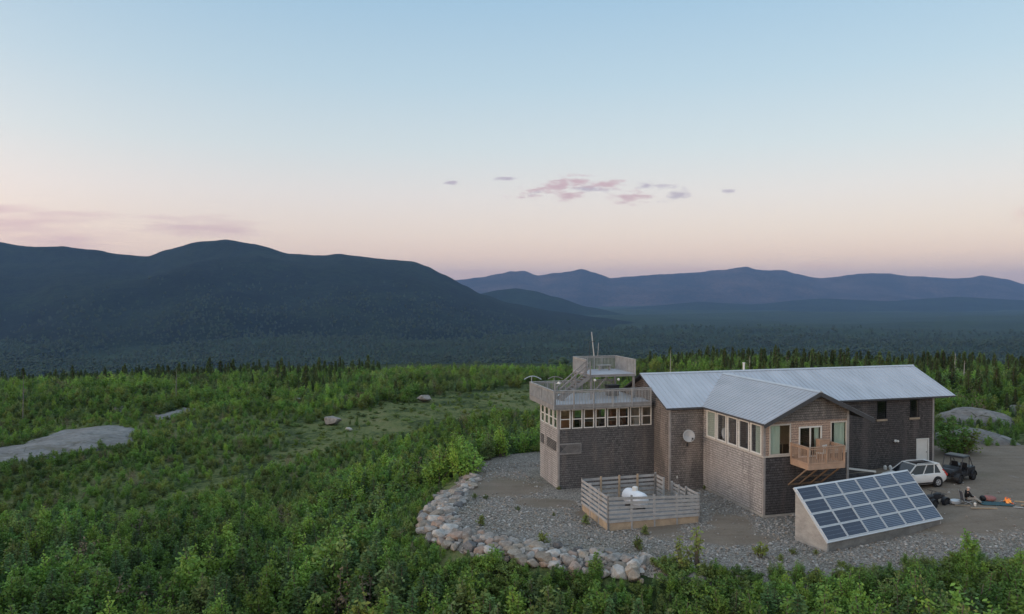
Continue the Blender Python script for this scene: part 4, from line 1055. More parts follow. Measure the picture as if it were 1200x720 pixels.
def build_quad():
    x, y = at(1095, 596, .3)
    root = thing('quad_bike', 'black quad bike half hidden behind the solar array', 'quad bike', (29.3, 51.3, .30), R(205))
    dk = plain('black_quad_plastic', (.02,.02,.024), .35, var=.2)
    b = MB(); b.loft([[(xx,-w,z0),(xx,-w*.8,z1),(xx,w*.8,z1),(xx,w,z0)] for xx, w, z0, z1 in ((.8,.2,.5,.62),(.6,.3,.45,.78),(.2,.16,.45,.82),(-.2,.18,.5,.74),(-.6,.26,.55,.76),(-.85,.22,.6,.72))]); b.build('body', dk, root)
    b = MB(); b.ellipsoid((-.3,0,.80),.42,.17,.09,12,6); b.build('seat', M['black'], root)
    b = MB(); b.tube((.35,0,.75),(.2,0,1.05),.025); b.tube((.2,-.36,1.08),(.2,.36,1.08),.02); b.build('handlebar', M['darkmetal'], root)
    for e in (1,-1):
        b = MB()
        for s in (1,-1): b.tube((e*.95,s*.28,.78),(e*.45,s*.28,.81),.015)
        b.tube((e*.95,-.28,.78),(e*.95,.28,.78),.015); b.tube((e*.7,-.28,.795),(e*.7,.28,.795),.015); b.build('rack', M['darkmetal'], root)
    for wx in (-.62,.62):
        for s in (1,-1):
            wheel(root, wx, s*.42, .29, .22, M['darkmetal'], s)
            b = MB(); k = 8; b.loft([[(wx+.36*cos(pi*i/k), s*.28, .30+.36*sin(pi*i/k)),(wx+.36*cos(pi*i/k), s*.54, .30+.36*sin(pi*i/k)),(wx+.33*cos(pi*i/k), s*.54, .30+.33*sin(pi*i/k)),(wx+.33*cos(pi*i/k), s*.28, .30+.33*sin(pi*i/k))] for i in range(k+1)]); b.build('fender', dk, root)
build_quad()

# ---------------------------------------------------------------- the campfire group
PX, PY, PGZ = 31.45, 51.1, .56
FX, FY = 34.15, 51.0
def skin(name, joints, bones, mat, parent, sub=2):
    """one continuous surface grown round a skeleton: joints {name: (pos, radius)}"""
    keys = list(joints); me = bpy.data.meshes.new(name)
    me.from_pydata([joints[k][0] for k in keys], [(keys.index(a), keys.index(c)) for a, c in bones], [])
    me.materials.append(mat); o = bpy.data.objects.new(name, me); col.objects.link(o); o.parent = parent
    s = o.modifiers.new('skin', 'SKIN'); s.use_smooth_shade = True
    for k, q in zip(keys, me.skin_vertices[0].data):
        r = joints[k][1]; q.radius = (r, r) if not isinstance(r, tuple) else r
    me.skin_vertices[0].data[0].use_root = True
    u = o.modifiers.new('sub', 'SUBSURF'); u.levels = sub; u.render_levels = sub
    return o
def build_person():
    root = thing('person', 'person in a black top and pale cap sitting by the campfire with legs stretched out', 'person', (PX, PY, PGZ), R(-6))
    sk = plain('skin', (.52,.33,.25), .6, var=.06); jk = plain('black_jacket', (.012,.012,.013), .9); tr = plain('grey_trousers', (.30,.285,.26), .9); cp = plain('pale_cap', (.48,.40,.37), .8); bt = plain('dark_boots', (.03,.028,.026), .7)
    J = {'pel':((0,0,.36),.12),'wst':((-.02,0,.50),.115),'chs':((.02,0,.70),.13),'nck':((.06,0,.85),.05),'hd0':((.085,0,.92),.075),'hd1':((.10,0,1.0),.095),'hd2':((.095,0,1.07),.075)}
    Bn = [('pel','wst'),('wst','chs'),('chs','nck'),('nck','hd0'),('hd0','hd1'),('hd1','hd2')]
    for s, n in ((.09,'l'),(-.09,'r')):
        J.update({'hip'+n:((.05,s,.34),.085),'kn'+n:((.47,s*1.6,.46 if n=='l' else .40),.062),'an'+n:((.88,s*1.7,.10),.042),'ft'+n:((1.0,s*1.8,.05),.036)})
        J.update({'sh'+n:((.03,s*2.1,.78),.06),'el'+n:((.16,s*2.9,.55),.042),'wr'+n:((.36,s*2.0,.50),.03),'hn'+n:((.44,s*1.8,.49),.03)})
        Bn += [('pel','hip'+n),('hip'+n,'kn'+n),('kn'+n,'an'+n),('an'+n,'ft'+n),('chs','sh'+n),('sh'+n,'el'+n),('el'+n,'wr'+n),('wr'+n,'hn'+n)]
    body = skin('body', J, Bn, sk, root)
    for n, s in (('l',1),('r',-1)):      # fingers, rooted in the palms
        hx, hy, hz = J['hn'+n][0]
        for k in range(4):
            fy = hy + (k-1.5)*.018; L = (.075,.088,.082,.065)[k]
            skin('finger', {'a':((hx-.02,fy,hz),.010),'b':((hx+L*.6,fy,hz-.004),.009),'c':((hx+L,fy,hz-.03),.008)}, [('a','b'),('b','c')], sk, body, 1)
        skin('thumb', {'a':((hx-.03,hy-s*.02,hz+.005),.011),'b':((hx+.02,hy-s*.05,hz+.004),.010),'c':((hx+.05,hy-s*.055,hz-.01),.008)}, [('a','b'),('b','c')], sk, body, 1)
    G = {k: (J[k][0], J[k][1]+.045) for k in ('pel','wst','chs','shl','shr','ell','elr','wrl','wrr')}; G['top'] = ((.045,0,.83),.085)
    G['wrl'] = (J['wrl'][0], .055); G['wrr'] = (J['wrr'][0], .055)
    skin('jacket', G, [('pel','wst'),('wst','chs'),('chs','top'),('chs','shl'),('chs','shr'),('shl','ell'),('shr','elr'),('ell','wrl'),('elr','wrr')], jk, root)
    G = {k: (J[k][0], J[k][1]+.03) for k in ('pel','hipl','hipr','knl','knr','anl','anr')}; G['pel'] = ((0,0,.34),.115)
    skin('trousers', G, [('pel','hipl'),('pel','hipr'),('hipl','knl'),('hipr','knr'),('knl','anl'),('knr','anr')], tr, root)
    for n in 'lr':
        a, f = J['an'+n][0], J['ft'+n][0]
        skin('boot', {'a':((a[0]-.02,a[1],a[2]+.06),.055),'b':((a[0],a[1],a[2]-.02),.058),'c':((f[0]+.05,f[1],f[2]+.03),.045)}, [('a','b'),('b','c')], bt, root)
    b = MB(); b.ellipsoid((.09,0,1.065),.108,.098,.075,14,8); b.ellipsoid((.19,0,1.045),.075,.07,.012,12,6); b.build('cap', cp, root, True)
    b = MB(); b.ellipsoid((.205,0,.985),.018,.016,.025,8,6); b.build('nose', sk, body, True)
    b = MB()
    b.ellipsoid((.19,.035,1.0),.012,.013,.009,8,6); b.ellipsoid((.19,-.035,1.0),.012,.013,.009,8,6); b.build('eyes', M['black'], body, True)
    b = MB(); b.ellipsoid((.187,0,.945),.012,.028,.006,8,6); b.build('mouth', plain('lips', (.35,.14,.12), .6), body, True)
build_person()
cs = thing('camp_chair', 'low folding camp chair under the person in black', 'chair', (PX-.03, PY, PGZ), R(-6))
b = MB(); b.box(-.28,-.27,.20,.25,.27,.235); b.build('seat', M['darkmetal'], cs)
b = MB(); b.bar((-.26,-.02,.24),(-.38,-.02,.82),.5,.02); b.build('backrest', plain('grey_canvas', (.12,.12,.13), .9), cs)
b = MB()
for s in (.27,-.27):
    b.tube((-.25,s,0),(.25,s,.21),.013); b.tube((.25,s,0),(-.25,s,.21),.013); b.tube((-.25,s,.21),(-.40,s,.88),.013)
b.build('frame', M['galv'], cs)
def bits():
    def put(name, label, cat, x, y, build, rz=0.):
        o = build.build(name, build.mt, None, getattr(build, 'sm', False)); o.location = (x, y, pad_z(x, y)+.02); o.rotation_euler = (0,0,rz); tag(o, label, cat); return o
    def mb(mt, sm=False): b = MB(); b.mt = mt; b.sm = sm; return b
    b = mb(M['galv']); b.loft([[(.42*cos(2*pi*i/16)*k, .3*sin(2*pi*i/16)*k, z) for i in range(16)] for k, z in ((.85,0),(1,.06),(1,.22),(.8,.27))]); put('cooler_bag', 'pale grey rounded bag on the ground behind the camp chair', 'bag', PX-.75, PY+.1, b, .3)
    b = mb(M['white']); b.loft([[(.09*cos(2*pi*i/12)*k, .09*sin(2*pi*i/12)*k, z) for i in range(12)] for k, z in ((.8,0),(1,.2),(.5,.24))]); put('bucket', 'small white pot standing near the camp chair', 'pot', PX+.1, PY-.75, b)
    w = M['tanwood']
    b = mb(w); b.bar((-.85,0,.03),(.85,.05,.03),.12,.05); put('wood_plank', 'pale plank lying on the dirt in front of the person', 'plank', PX+.35, PY-1.35, b, R(-4))
    b = mb(w); b.bar((-.5,0,.03),(.5,0,.03),.09,.04); put('wood_plank', 'short pale plank lying beside the pale grey bag', 'plank', PX-.55, PY-.45, b, R(-3))
    b = mb(M['white']); b.bar((-1.3,0,.05),(1.3,0,.05),.10,.06); put('wood_plank', 'long white plank lying on the dirt at the right edge', 'plank', 35.2, 49.5, b, R(33))
    b = mb(M['greywood2']); b.bar((-.3,0,.03),(.3,0,.03),.16,.04); put('wood_plank', 'small grey board lying on the dirt just below the fire', 'plank', 34.2, 49.9, b, R(-15))
    red = plain('dusky_red_cloth', (.27,.13,.125), .9)
    b = mb(red, True); b.ellipsoid((0,0,.2),.42,.28,.2,16,8); b.ellipsoid((-.25,.05,.28),.2,.2,.14,12,8); put('duffel_bag', 'dusky red soft bag between the person and the fire', 'bag', PX+1.85, PY+.35, b, .1)
    b = mb(M['black'], True); b.ellipsoid((0,0,.2),.2,.25,.2,12,8); put('backpack', 'small black backpack leaning on the dusky red bag', 'backpack', PX+1.38, PY+.42, b)
    teal = plain('dark_teal_blanket', (.04,.09,.105), .95, bump=.4)
    nx, ny = 20, 10; b = mb(teal, True)
    vs = [(-1.+2.*i/nx, -.45+.9*j/ny, .05+.06*noise.noise((i*.5,j*.5,3))) for i in range(nx+1) for j in range(ny+1)]
    b.add(vs, [(i*(ny+1)+j,(i+1)*(ny+1)+j,(i+1)*(ny+1)+j+1,i*(ny+1)+j+1) for i in range(nx) for j in range(ny)])
    o = put('blanket', 'dark teal blanket spread between the person and the fire', 'blanket', PX+1.75, PY-.35, b, R(-8)); o.modifiers.new('t','SOLIDIFY').thickness = .03
    rnd = random.Random(9)
    for i in range(9):
        b = mb(w if i % 3 else M['brownwood']); L = rnd.uniform(.35,.7); r = rnd.uniform(.05,.09); b.tube((-L/2,0,r),(L/2,0,r*rnd.uniform(.9,1.1)), r, r*.85, 8)
        x, y = 35.1+rnd.uniform(-.35,1.3), 50.7+rnd.uniform(-.5,.55)
        o = put('firewood_log', 'split log in the loose firewood pile at the right of the fire', 'log', x, y, b, rnd.uniform(0,3.1)); o['group'] = 'firewood beside the campfire'
        if i > 5: o.location.z += .12
bits()
def build_fire():
    root = thing('campfire', 'small campfire burning with orange flames on the parking area', 'campfire', (FX, FY, pad_z(FX, FY))); root.scale = (.72,.72,.72)
    m, t, out = nt('flame'); g = N(t)
    tc = g.new('ShaderNodeTexCoord').outputs['Object']; sp = g.new('ShaderNodeSeparateXYZ'); g.link(tc, sp.inputs[0])
    c = g.ramp(g.mapr(g.math('ADD', sp.outputs[2], g.math('MULTIPLY', g.noise(tc, 6., 3.), .35)), .1, .8), [(0, (1.,.62,.22)), (.45, (1.,.36,.09)), (1., (.85,.12,.03))])
    em = g.new('ShaderNodeEmission'); g.link(c, em.inputs[0]); em.inputs[1].default_value = .85
    g.link(em.outputs[0], out.inputs[0])
    rnd = random.Random(3)
    for k in range(9):
        b = MB(); a = rnd.uniform(0,6.28); rr = rnd.uniform(.0,.3); h = rnd.uniform(.3,.62)*(1-rr); w = rnd.uniform(.10,.17); ph = rnd.uniform(0,6)
        cx, cy = rr*cos(a), rr*sin(a)
        b.loft([[(cx+.08*sin(ph+z*5)*z*2+w*q*cos(2*pi*i/10), cy+.06*cos(ph+z*6)*z*2+w*q*sin(2*pi*i/10), .08+z*h) for i in range(10)] for z, q in ((0,.6),(.15,1.),(.35,.9),(.6,.55),(.82,.25),(1.,.03))])
        b.build('flame', m, root, True)
    for k in range(5):
        b = MB(); a = k*1.256+.2; b.tube((.5*cos(a),.5*sin(a),.06),(-.2*cos(a),-.2*sin(a),.22),.07,.06,8); b.build('log', plain('charred_log', (.05,.035,.028), .9), root)
    em2, t2, o2 = nt('glowing_embers'); g2 = N(t2); e = g2.new('ShaderNodeEmission'); e.inputs[0].default_value = (1,.16,.06,1); e.inputs[1].default_value = .6; g2.link(e.outputs[0], o2.inputs[0])
    b = MB()
    for k in range(40):
        a = rnd.uniform(0,6.28); r = sqrt(rnd.random())*.42; b.ellipsoid((r*cos(a)+.12, r*sin(a)-.1, .06),.05,.05,.04,6,4)
    b.build('ember_bed', em2, root)
    for k in range(11):
        a = 2*pi*k/11; o = bpy.data.objects.new('fire_stone', rock_mesh('fire_stone', RM['grey'], .13,.11,.09, 60+k)); col.objects.link(o); o.parent = root; o.location = (.62*cos(a),.62*sin(a),.06)
build_fire()
for n, (dx, dy) in enumerate(((0,0),(.42,-.1))):
    o = thing('jug', ('white plastic jug on the ground at the foot of the dark wall', 'second white jug standing right of the first at the dark wall')[n], 'jug', HW(19.4+dx, -.25+dy, pad_z(31,61)), 0)
    b = MB(); b.loft([[(.13*cos(2*pi*i/12)*k, .13*sin(2*pi*i/12)*k, z) for i in range(12)] for k, z in ((.9,0),(1,.05),(1,.25),(.5,.34),(.3,.36))]); b.build('bottle', M['white'], o)
    b = MB(); b.tube((0,0,.36),(0,0,.40),.045); b.build('cap', M['black'], o)
# ---------------------------------------------------------------- plants
def leafmat(name, c, var=.35, trans=.25, yellow=.25):
    m, t, out = nt(name); g = N(t)
    oi = g.new('ShaderNodeObjectInfo'); tc = g.new('ShaderNodeTexCoord').outputs['Object']
    n = g.noise(tc, 3.2, 3., .6); ge = g.new('ShaderNodeNewGeometry')
    k = g.math('ADD', g.math('MULTIPLY', oi.outputs['Random'], .5), g.math('ADD', g.math('MULTIPLY', n, .35), g.math('MULTIPLY', ge.outputs['Random Per Island'], .35)))
    k = g.mapr(k, .3, .95, 1-var, 1+var); kk = g.new('ShaderNodeCombineColor')
    for i in range(3): g.link(k, kk.inputs[i])
    h = g.math('FRACT', g.math('MULTIPLY', oi.outputs['Random'], 7.31))
    stand = g.mapr(g.noise(oi.outputs['Location'], .11, 3., .6), .36, .64, .68, 1.38)   # stands of lighter and darker growth
    k = g.math('MULTIPLY', k, stand); kk = g.new('ShaderNodeCombineColor')
    for i in range(3): g.link(k, kk.inputs[i])
    c2 = (c[0]*1.55, c[1]*1.12, c[2]*.75)
    cc = g.mix(1., g.mix(g.math('MULTIPLY', h, yellow*2), c, c2), kk.outputs[0], 'MULTIPLY')
    p = g.bsdf(cc, .65, spec=.25)
    tr = g.new('ShaderNodeBsdfTranslucent'); g.link(cc, tr.inputs[0])
    mx = g.new('ShaderNodeMixShader'); mx.inputs[0].default_value = trans; g.link(p, mx.inputs[1]); g.link(tr.outputs[0], mx.inputs[2])
    g.link(mx.outputs[0], out.inputs[0]); return m
LM = {'bush': leafmat('bush_leaves', (.122,.240,.052)), 'willow': leafmat('willow_leaves', (.145,.22,.08)), 'olive': leafmat('olive_leaves', (.145,.205,.054)), 'dry': leafmat('dry_twigs', (.16,.13,.085), .3, .1, .1),
      'birch': leafmat('birch_leaves', (.152,.278,.054)), 'fir': leafmat('fir_needles', (.092,.172,.062), .3, .1, .15),
      'spruce': leafmat('spruce_needles', (.070,.115,.042), .35, .05, .2), 'weed': leafmat('weed_leaves', (.14,.195,.06)), 'low': leafmat('low_leaves', (.112,.186,.054), yellow=.4)}
BARK = plain('grey_brown_bark', (.13,.105,.085), .9, var=.3, scale=8)
SNAG2 = plain('grey_dead_wood', (.15,.14,.135), .9, var=.25)
SNAG = plain('bleached_dead_wood', (.36,.34,.32), .9, var=.2)
def leafquad(b, c, size, rnd, up=.45, droop=0.):
    n = Vector((rnd.gauss(0,1), rnd.gauss(0,1), rnd.gauss(0,1)+up*2)).normalized()
    a = n.orthogonal().normalized(); a.rotate(Matrix.Rotation(rnd.uniform(0,6.28), 3, n)); d = n.cross(a)
    w = size*.36; L = size*.62
    b.add([c-a*w*.4-d*L, c+a*w-d*L*.1, c+d*L, c-a*w-d*L*.1], [(0,1,2,3)])
def make_bush(seed, h, spread, stems, nleaf, leaf, spike=1., base=.12):
    """several stems that fork upward, leaves thick along them and thinning to pointed tips"""
    rnd = random.Random(seed); st = MB(); lf = MB()
    for s in range(stems):
        a = 2*pi*s/stems + rnd.uniform(-.6,.6); out = spread*rnd.uniform(.15,1.)*(1 if s else .1); hh = h*rnd.uniform(.6,1.)*(1 - .3*out/max(spread,.01)) if s else h
        p0 = Vector((.06*cos(a), .06*sin(a), 0)); p1 = Vector((out*.55*cos(a), out*.55*sin(a), hh*.5)); p2 = Vector((out*cos(a)+rnd.uniform(-.08,.08)*h, out*sin(a)+rnd.uniform(-.08,.08)*h, hh))
        st.tube(p0, p1, .022*h, .014*h, 5, 0, False); st.tube(p1, p2, .014*h, .004*h, 4, 0, False)
        k = int(nleaf/stems)
        tw = []
        for i in range(9):
            t = rnd.uniform(base, .95); q = p0.lerp(p1, t*2) if t < .5 else p1.lerp(p2, t*2-1)
            L = spread*.62*(1.05-t)**.7*rnd.uniform(.5,1.1); ang = rnd.uniform(0,6.28)
            e = q + Vector((cos(ang)*L, sin(ang)*L, L*rnd.uniform(.2,.8)*spike)); tw.append((q, e))
        for i in range(k):
            if rnd.random() < .30:
                t = rnd.uniform(.5,1.02); c = p1.lerp(p2, t*2-1); r = .07*h*(1.1-t)+.02
            else:
                q, e = rnd.choice(tw); f = rnd.random()**.6; c = q.lerp(e, f); r = .055*h
            c = c + Vector((rnd.gauss(0,r), rnd.gauss(0,r), rnd.gauss(0,r)))
            if c.z < .03: c.z = .03+rnd.random()*.1
            leafquad(lf, c, leaf*rnd.uniform(.7,1.35), rnd)
    return st, lf
def make_fir(seed, h, w, whorl, leaf, per, droop=.15, open_=0., fat=.24):
    rnd = random.Random(seed); st = MB(); lf = MB()
    st.tube((0,0,0), (0,0,h*.97), .03*h**.9*.8, .006*h, 6, 0, False)
    z = h*.06
    while z < h*.97:
        t = z/h; R_ = w*(1-t)**.85*rnd.uniform(.8,1.12) + .03*h*.4; k = max(4, int(7*(1-t)+3))
        for i in range(k):
            if rnd.random() < open_: continue
            a = 2*pi*i/k + rnd.uniform(-.35,.35); L = R_*rnd.uniform(.7,1.1)
            d = Vector((cos(a), sin(a), 0)); side = Vector((-sin(a), cos(a), 0))
            for s in range(per):
                f = (s+.6)/per; c = Vector((0,0,z)) + d*L*f + Vector((0,0,.22*L*f - droop*L*f*f*1.8 + rnd.gauss(0,.02*h*.3)))
                for sg in (1,-1):
                    l = leaf*(1.25-.7*f)*(1-.45*t)*rnd.uniform(.8,1.25); dr = (d*.75 + side*sg*.75 + Vector((0,0,rnd.uniform(-.12,.25)))).normalized(); wd = side.cross(dr).normalized(); ww = dr.cross(Vector((0,0,1))).normalized()
                    ww.rotate(Matrix.Rotation(rnd.uniform(-1.3,1.3), 3, dr)); ww *= l*fat
                    lf.add([c-ww, c+dr*l*.5-ww*1.1+Vector((0,0,-.02*l)), c+dr*l, c+dr*l*.5+ww*1.1], [(0,1,2,3)])
        z += whorl*rnd.uniform(.8,1.2)*(1-.45*t)
    for i in range(10): leafquad(lf, Vector((rnd.gauss(0,.012*h), rnd.gauss(0,.012*h), h*rnd.uniform(.93,1.02))), leaf*.6, rnd, -.2)
    return st, lf
class Kind: pass
def kind(name, trunkname, crownname, mb, mat):
    """a prototype: trunk and crown meshes shared by every plant of its kind"""
    k = Kind(); k.name = name; k.tn = trunkname; k.cn = crownname
    k.trunk = mb[0].mesh(trunkname, BARK); k.crown = mb[1].mesh(crownname, mat); return k
bush = [kind('leafy_shrub','stem','foliage', make_bush(100+i, 1.0, (.42,.5,.36,.46)[i], (7,8,6,9)[i], (1000,1100,820,1100)[i], .058, (1.,.7,1.4,.9)[i]), LM[('bush','bush','willow','olive')[i]]) for i in range(4)] + [kind('leafy_shrub','stem','foliage', make_bush(180, 1.0, .5, 10, 300, .05, 1.2), LM['dry'])]
tallbush = [kind('tall_shrub','stem','foliage', make_bush(150+i, 1.0, (.30,.36,.27,.33)[i], (11,13,9,12)[i], (2300,2500,2000,2300)[i], .034, (1.1,.8,1.5,1.)[i], .1), LM[('bush','willow','bush','birch')[i]]) for i in range(4)]
birch = [kind('birch_sapling','stem','foliage', make_bush(200+i, 1.0, (.24,.30,.2)[i], (4,5,3)[i], (900,1000,760)[i], .048, 1.3, .08), LM['birch']) for i in range(3)]
fir = [kind('fir_sapling','trunk','crown', make_fir(300+i, 1.0, (.33,.28,.38)[i], (.085,.08,.095)[i], .11, 4), LM['fir']) for i in range(3)]
spruce = [kind('spruce_tree','trunk','crown', make_fir(400+i, 1.0, (.24,.20,.27,.22)[i], .040, .072, 4, .3, (.0,.12,.05,.25)[i], .30), LM['spruce']) for i in range(4)]
thin = kind('birch_sapling','stem','foliage', make_bush(777, 1.0, .30, 5, 230, .06, 1.3, .15), LM['weed'])
low = [kind('low_shrub','stem','foliage', make_bush(500+i, 1.0, (1.0,1.2)[i], (9,11)[i], (1300,1500)[i], .085, .6, .1), LM['low']) for i in range(2)]
weed = [kind('weed_clump','stem','foliage', make_bush(600+i, 1.0, (.5,.65)[i], (7,9)[i], (240,300)[i], .12, 1.2, .05), LM['weed']) for i in range(2)]
def plant(k, x, y, z, h, wd, label, cat, group):
    r = bpy.data.objects.new(k.name, None); col.objects.link(r); r.empty_display_size = .1
    r.location = (x, y, z); r.scale = (h*wd, h*wd, h); r.rotation_euler = (random.uniform(-.06,.06), random.uniform(-.06,.06), random.uniform(0,6.28))
    tag(r, label, cat, group)
    for nm, me in ((k.tn, k.trunk), (k.cn, k.crown)):
        o = bpy.data.objects.new(nm, me); col.objects.link(o); o.parent = r
    return r, o
def house_block(x, y):
    p = Vector((x-HX, y-HY, 0)); s, t = p.dot(E1), p.dot(E2)
    if -9 < s < 26.5 and -.6 < t < 10.5: return True
    return False
cands = []   # (kindlist name, x, y, z, h, wd, zone)
rnd = random.Random(21)
ROCKS = [(46.4,73.2,3.6,2.), (53.6,86.,3.8,2.4), (63,92.5,2.6,1.8)]
def on_rock(x, y):
    if sdf(x, y, SLAB) < .2 - 2.2*max(0, noise.noise((x*.28, y*.28, 1.))) or sdf(x, y, SLABTAIL) < .3: return True
    return any(((x-cx)/rx)**2 + ((y-cy)/ry)**2 < 1. for cx, cy, rx, ry in ROCKS)
def scatter():
    y = 34.
    while y < 215:
        st = 1.0 if y < 62 else (1.08 if y < 95 else (1.4 if y < 140 else 1.9))
        x = -.92*y - 10
        while x < .92*y + 10:
            px, py = x + rnd.uniform(-.5,.5)*st, y + rnd.uniform(-.5,.5)*st
            x += st
            if house_block(px, py) or on_rock(px, py): continue
            r = hypot(px, py)
            s = sdf(px, py, PAD) if (-14 < px < 85 and 30 < py < 95) else 20.
            if s < .25: continue
            if py < 60 and px < 9 and s < 1.9 + .6*noise.noise((px,py,3)) : # stones show here, few bushes
                if rnd.random() < .975: continue
            if px > 38 and py < 70 and s < .8: continue
            dens = noise.fractal((px*.05, py*.05, 4.), 1., 2., 3); d2 = noise.noise((px*.16, py*.16, 9.))
            clear = sdf(px, py, CLEAR) + 3*noise.noise((px*.2, py*.2, 1.))
            track = min(seg_d(px, py, a, c) for a, c in zip(TRACK, TRACK[1:]))
            z = ground_z(px, py) - .05
            if clear < 0:
                if rnd.random() < .42: cands.append(('low', px, py, z, rnd.uniform(.15,.5), rnd.uniform(.9,1.8), 'clear'))
                elif rnd.random() < .06: cands.append(('bush', px, py, z, rnd.uniform(.6,1.2), 1., 'clear'))
                continue
            if track < 1.0 + .3*noise.noise((px*.3,py*.3,8.)):
                if rnd.random() < .5: cands.append(('low', px, py, z, .22, 1.3, 'clear'))
                continue
            front = s < 9 and py < 48
            bank = front and px > 8
            if bank:
                if px > 8 and s < .9 and rnd.random() < .45: continue
                top = lerp(.0, .75, smooth(8,26,px)) + .7*dens
                h = max(.9, min(4.6, top - z + rnd.uniform(-1.0,.75)))
                kd = rnd.choices(('tallbush','birch','fir'), (7,2.2,.4))[0]
                cands.append((kd, px, py, z, h, 1.15, 'bank')); continue
            # dark spruces on the brow of the hill
            brow = .60*smooth(-.55, .25, noise.noise((px*.045, py*.045, 6.)))*smooth(124, 168, py + 14*dens + (-18 if px < -55 else 0) + (16 if -40 < px < 8 else -10 if px < -40 else 0) + (-30 if px > 40 else 0))
            if rnd.random() < brow and (py > 100):
                if px > -35 and px < 22 and rnd.random() < .62: cands.append(('bush', px, py, z, rnd.uniform(1.4,2.6), 1., 'far')); continue
                h = (rnd.uniform(.9,2.6) + 1.9*rnd.random()**3)*(1.35 if px < -35 else .9)*(.7 if -35 < px < 22 else 1.)
                if rnd.random() < .08: h *= 1.3
                cands.append(('spruce', px, py, z, h, rnd.uniform(.85,1.25), 'brow')); continue
            tall = smooth(-.25, .45, dens)
            if px > 36 and py > 66:      # behind the parking area
                h = rnd.uniform(.9,2.2)+ .9*smooth(75,110,py); kd = rnd.choices(('bush','birch','spruce','fir'), (5,2,1.2 if py > 84 else .1,1))[0]
                if kd == 'spruce': h *= 1.7
                if 40 < px < 62 and py < 90: h *= .55
                cands.append((kd, px, py, z, h, 1.1, 'right')); continue
            nearr = 1 - smooth(52, 80, py - .25*px)
            wood = max(nearr, 1-smooth(4, 16, seg_d(px, py, (-8,62), (-2,100))))   # tall young wood left of the lodge
            h = lerp(rnd.uniform(.55,1.15)+.35*tall, rnd.uniform(.9,2.1)+.9*tall+.8*rnd.random()**4, wood) + 1.5*smooth(95,150,py)*rnd.uniform(.5,1.25)
            wts = lerp(7,4.0,wood), lerp(1.5,3.6,wood), lerp(.7,3.2,wood), lerp(3.,.15,wood)
            if d2 > .25: wts = (wts[0], wts[1], wts[2]*2.2, wts[3])
            kd = rnd.choices(('bush','birch','fir','low'), wts)[0]
            if kd == 'low': h *= .62
            if kd == 'birch': h *= 1.18
            if s < 8 and px < 9 and py < 62: h = max(.7, min(3.2, lerp(-1.3, -.1, smooth(1.9, 5., s)) - .5*smooth(46,52,py) + rnd.uniform(-.7,.6) - z))
            zone = 'near' if r < 60 else ('field' if py < 100 else 'far')
            cands.append((kd, px, py, z, h, rnd.uniform(.9,1.3), zone))
        y += st*.92
scatter()
def bank_fringe():
    n = 0
    while n < 330:
        x, y = rnd.uniform(-11, 9), rnd.uniform(36, 58); s = sdf(x, y, PAD) + .4*noise.noise((x*.6, y*.6, 2.))
        if not 2.1 < s < 4.9: continue
        z = ground_z(x, y) - .05; h = rnd.uniform(.45,.95) + .22*max(0, s-2)
        cands.append((rnd.choices(('low','bush','birch','fir'), (1.2,4,2.4,.8))[0], x, y, z, h, rnd.uniform(1.0,1.4), 'near')); n += 1
    n = 0
    while n < 120:
        x, y = rnd.uniform(8, 34), rnd.uniform(36, 41.5); s = sdf(x, y, PAD)
        if not .5 < s < 3: continue
        cands.append((rnd.choices(('low','bush','birch'), (3,4,1))[0], x, y, ground_z(x, y)-.05, rnd.uniform(.4,1.0)+.3*max(0, s-1), rnd.uniform(1.1,1.5), 'bank')); n += 1
bank_fringe()
KINDS = {'bush':bush, 'tallbush':tallbush, 'birch':birch, 'fir':fir, 'spruce':spruce, 'low':low}
INFO = {'bush':('leafy_shrub','shrub',{'near':'dark to mid green leafy shrub in the near thicket left of the stone bank','field':'rounded leafy shrub in the scrub between the bedrock slab and the clearing','far':'leafy shrub in the far scrub below the brow of the hill','bank':'tall leafy shrub growing up the bank in front of the gravel yard','right':'leafy shrub in the scrub behind the parking area','clear':'leafy shrub standing alone in the grassy clearing'}),
        'tallbush':('tall_shrub','shrub',{'bank':'tall dense leafy shrub growing up the bank in front of the gravel yard'}),
        'birch':('birch_sapling','sapling',{'near':'bright green upright birch sapling in the near thicket left of the stone bank','field':'slender bright green sapling in the scrub round the bedrock slab','far':'slender sapling in the far scrub below the brow of the hill','bank':'slender bright green sapling growing up the bank in front of the gravel yard','right':'slender sapling in the scrub behind the parking area'}),
        'fir':('fir_sapling','fir',{'near':'young bluish green fir with layered boughs in the near thicket','field':'young fir among the low scrub round the bedrock slab','far':'young fir in the far scrub below the brow of the hill','bank':'young fir growing up the bank in front of the gravel yard','right':'young fir in the scrub behind the parking area'}),
        'spruce':('spruce_tree','spruce',{'brow':'dark narrow spruce in the tree line along the brow of the hill','right':'dark spruce rising from the scrub behind the parking area'}),
        'low':('low_shrub','shrub',{'bank':'low spreading shrub at the front edge of the gravel yard','near':'low spreading shrub in the near thicket left of the stone bank','field':'low spreading shrub in the scrub round the bedrock slab','far':'low spreading shrub in the far scrub','clear':'ankle high ground shrub in the pale grassy clearing or track'})}
MASS = {'bush':'scrub_thicket', 'tallbush':'bank_thicket', 'birch':'sapling_thicket', 'fir':'young_fir_thicket', 'spruce':'distant_spruce_wood', 'low':'ground_scrub'}
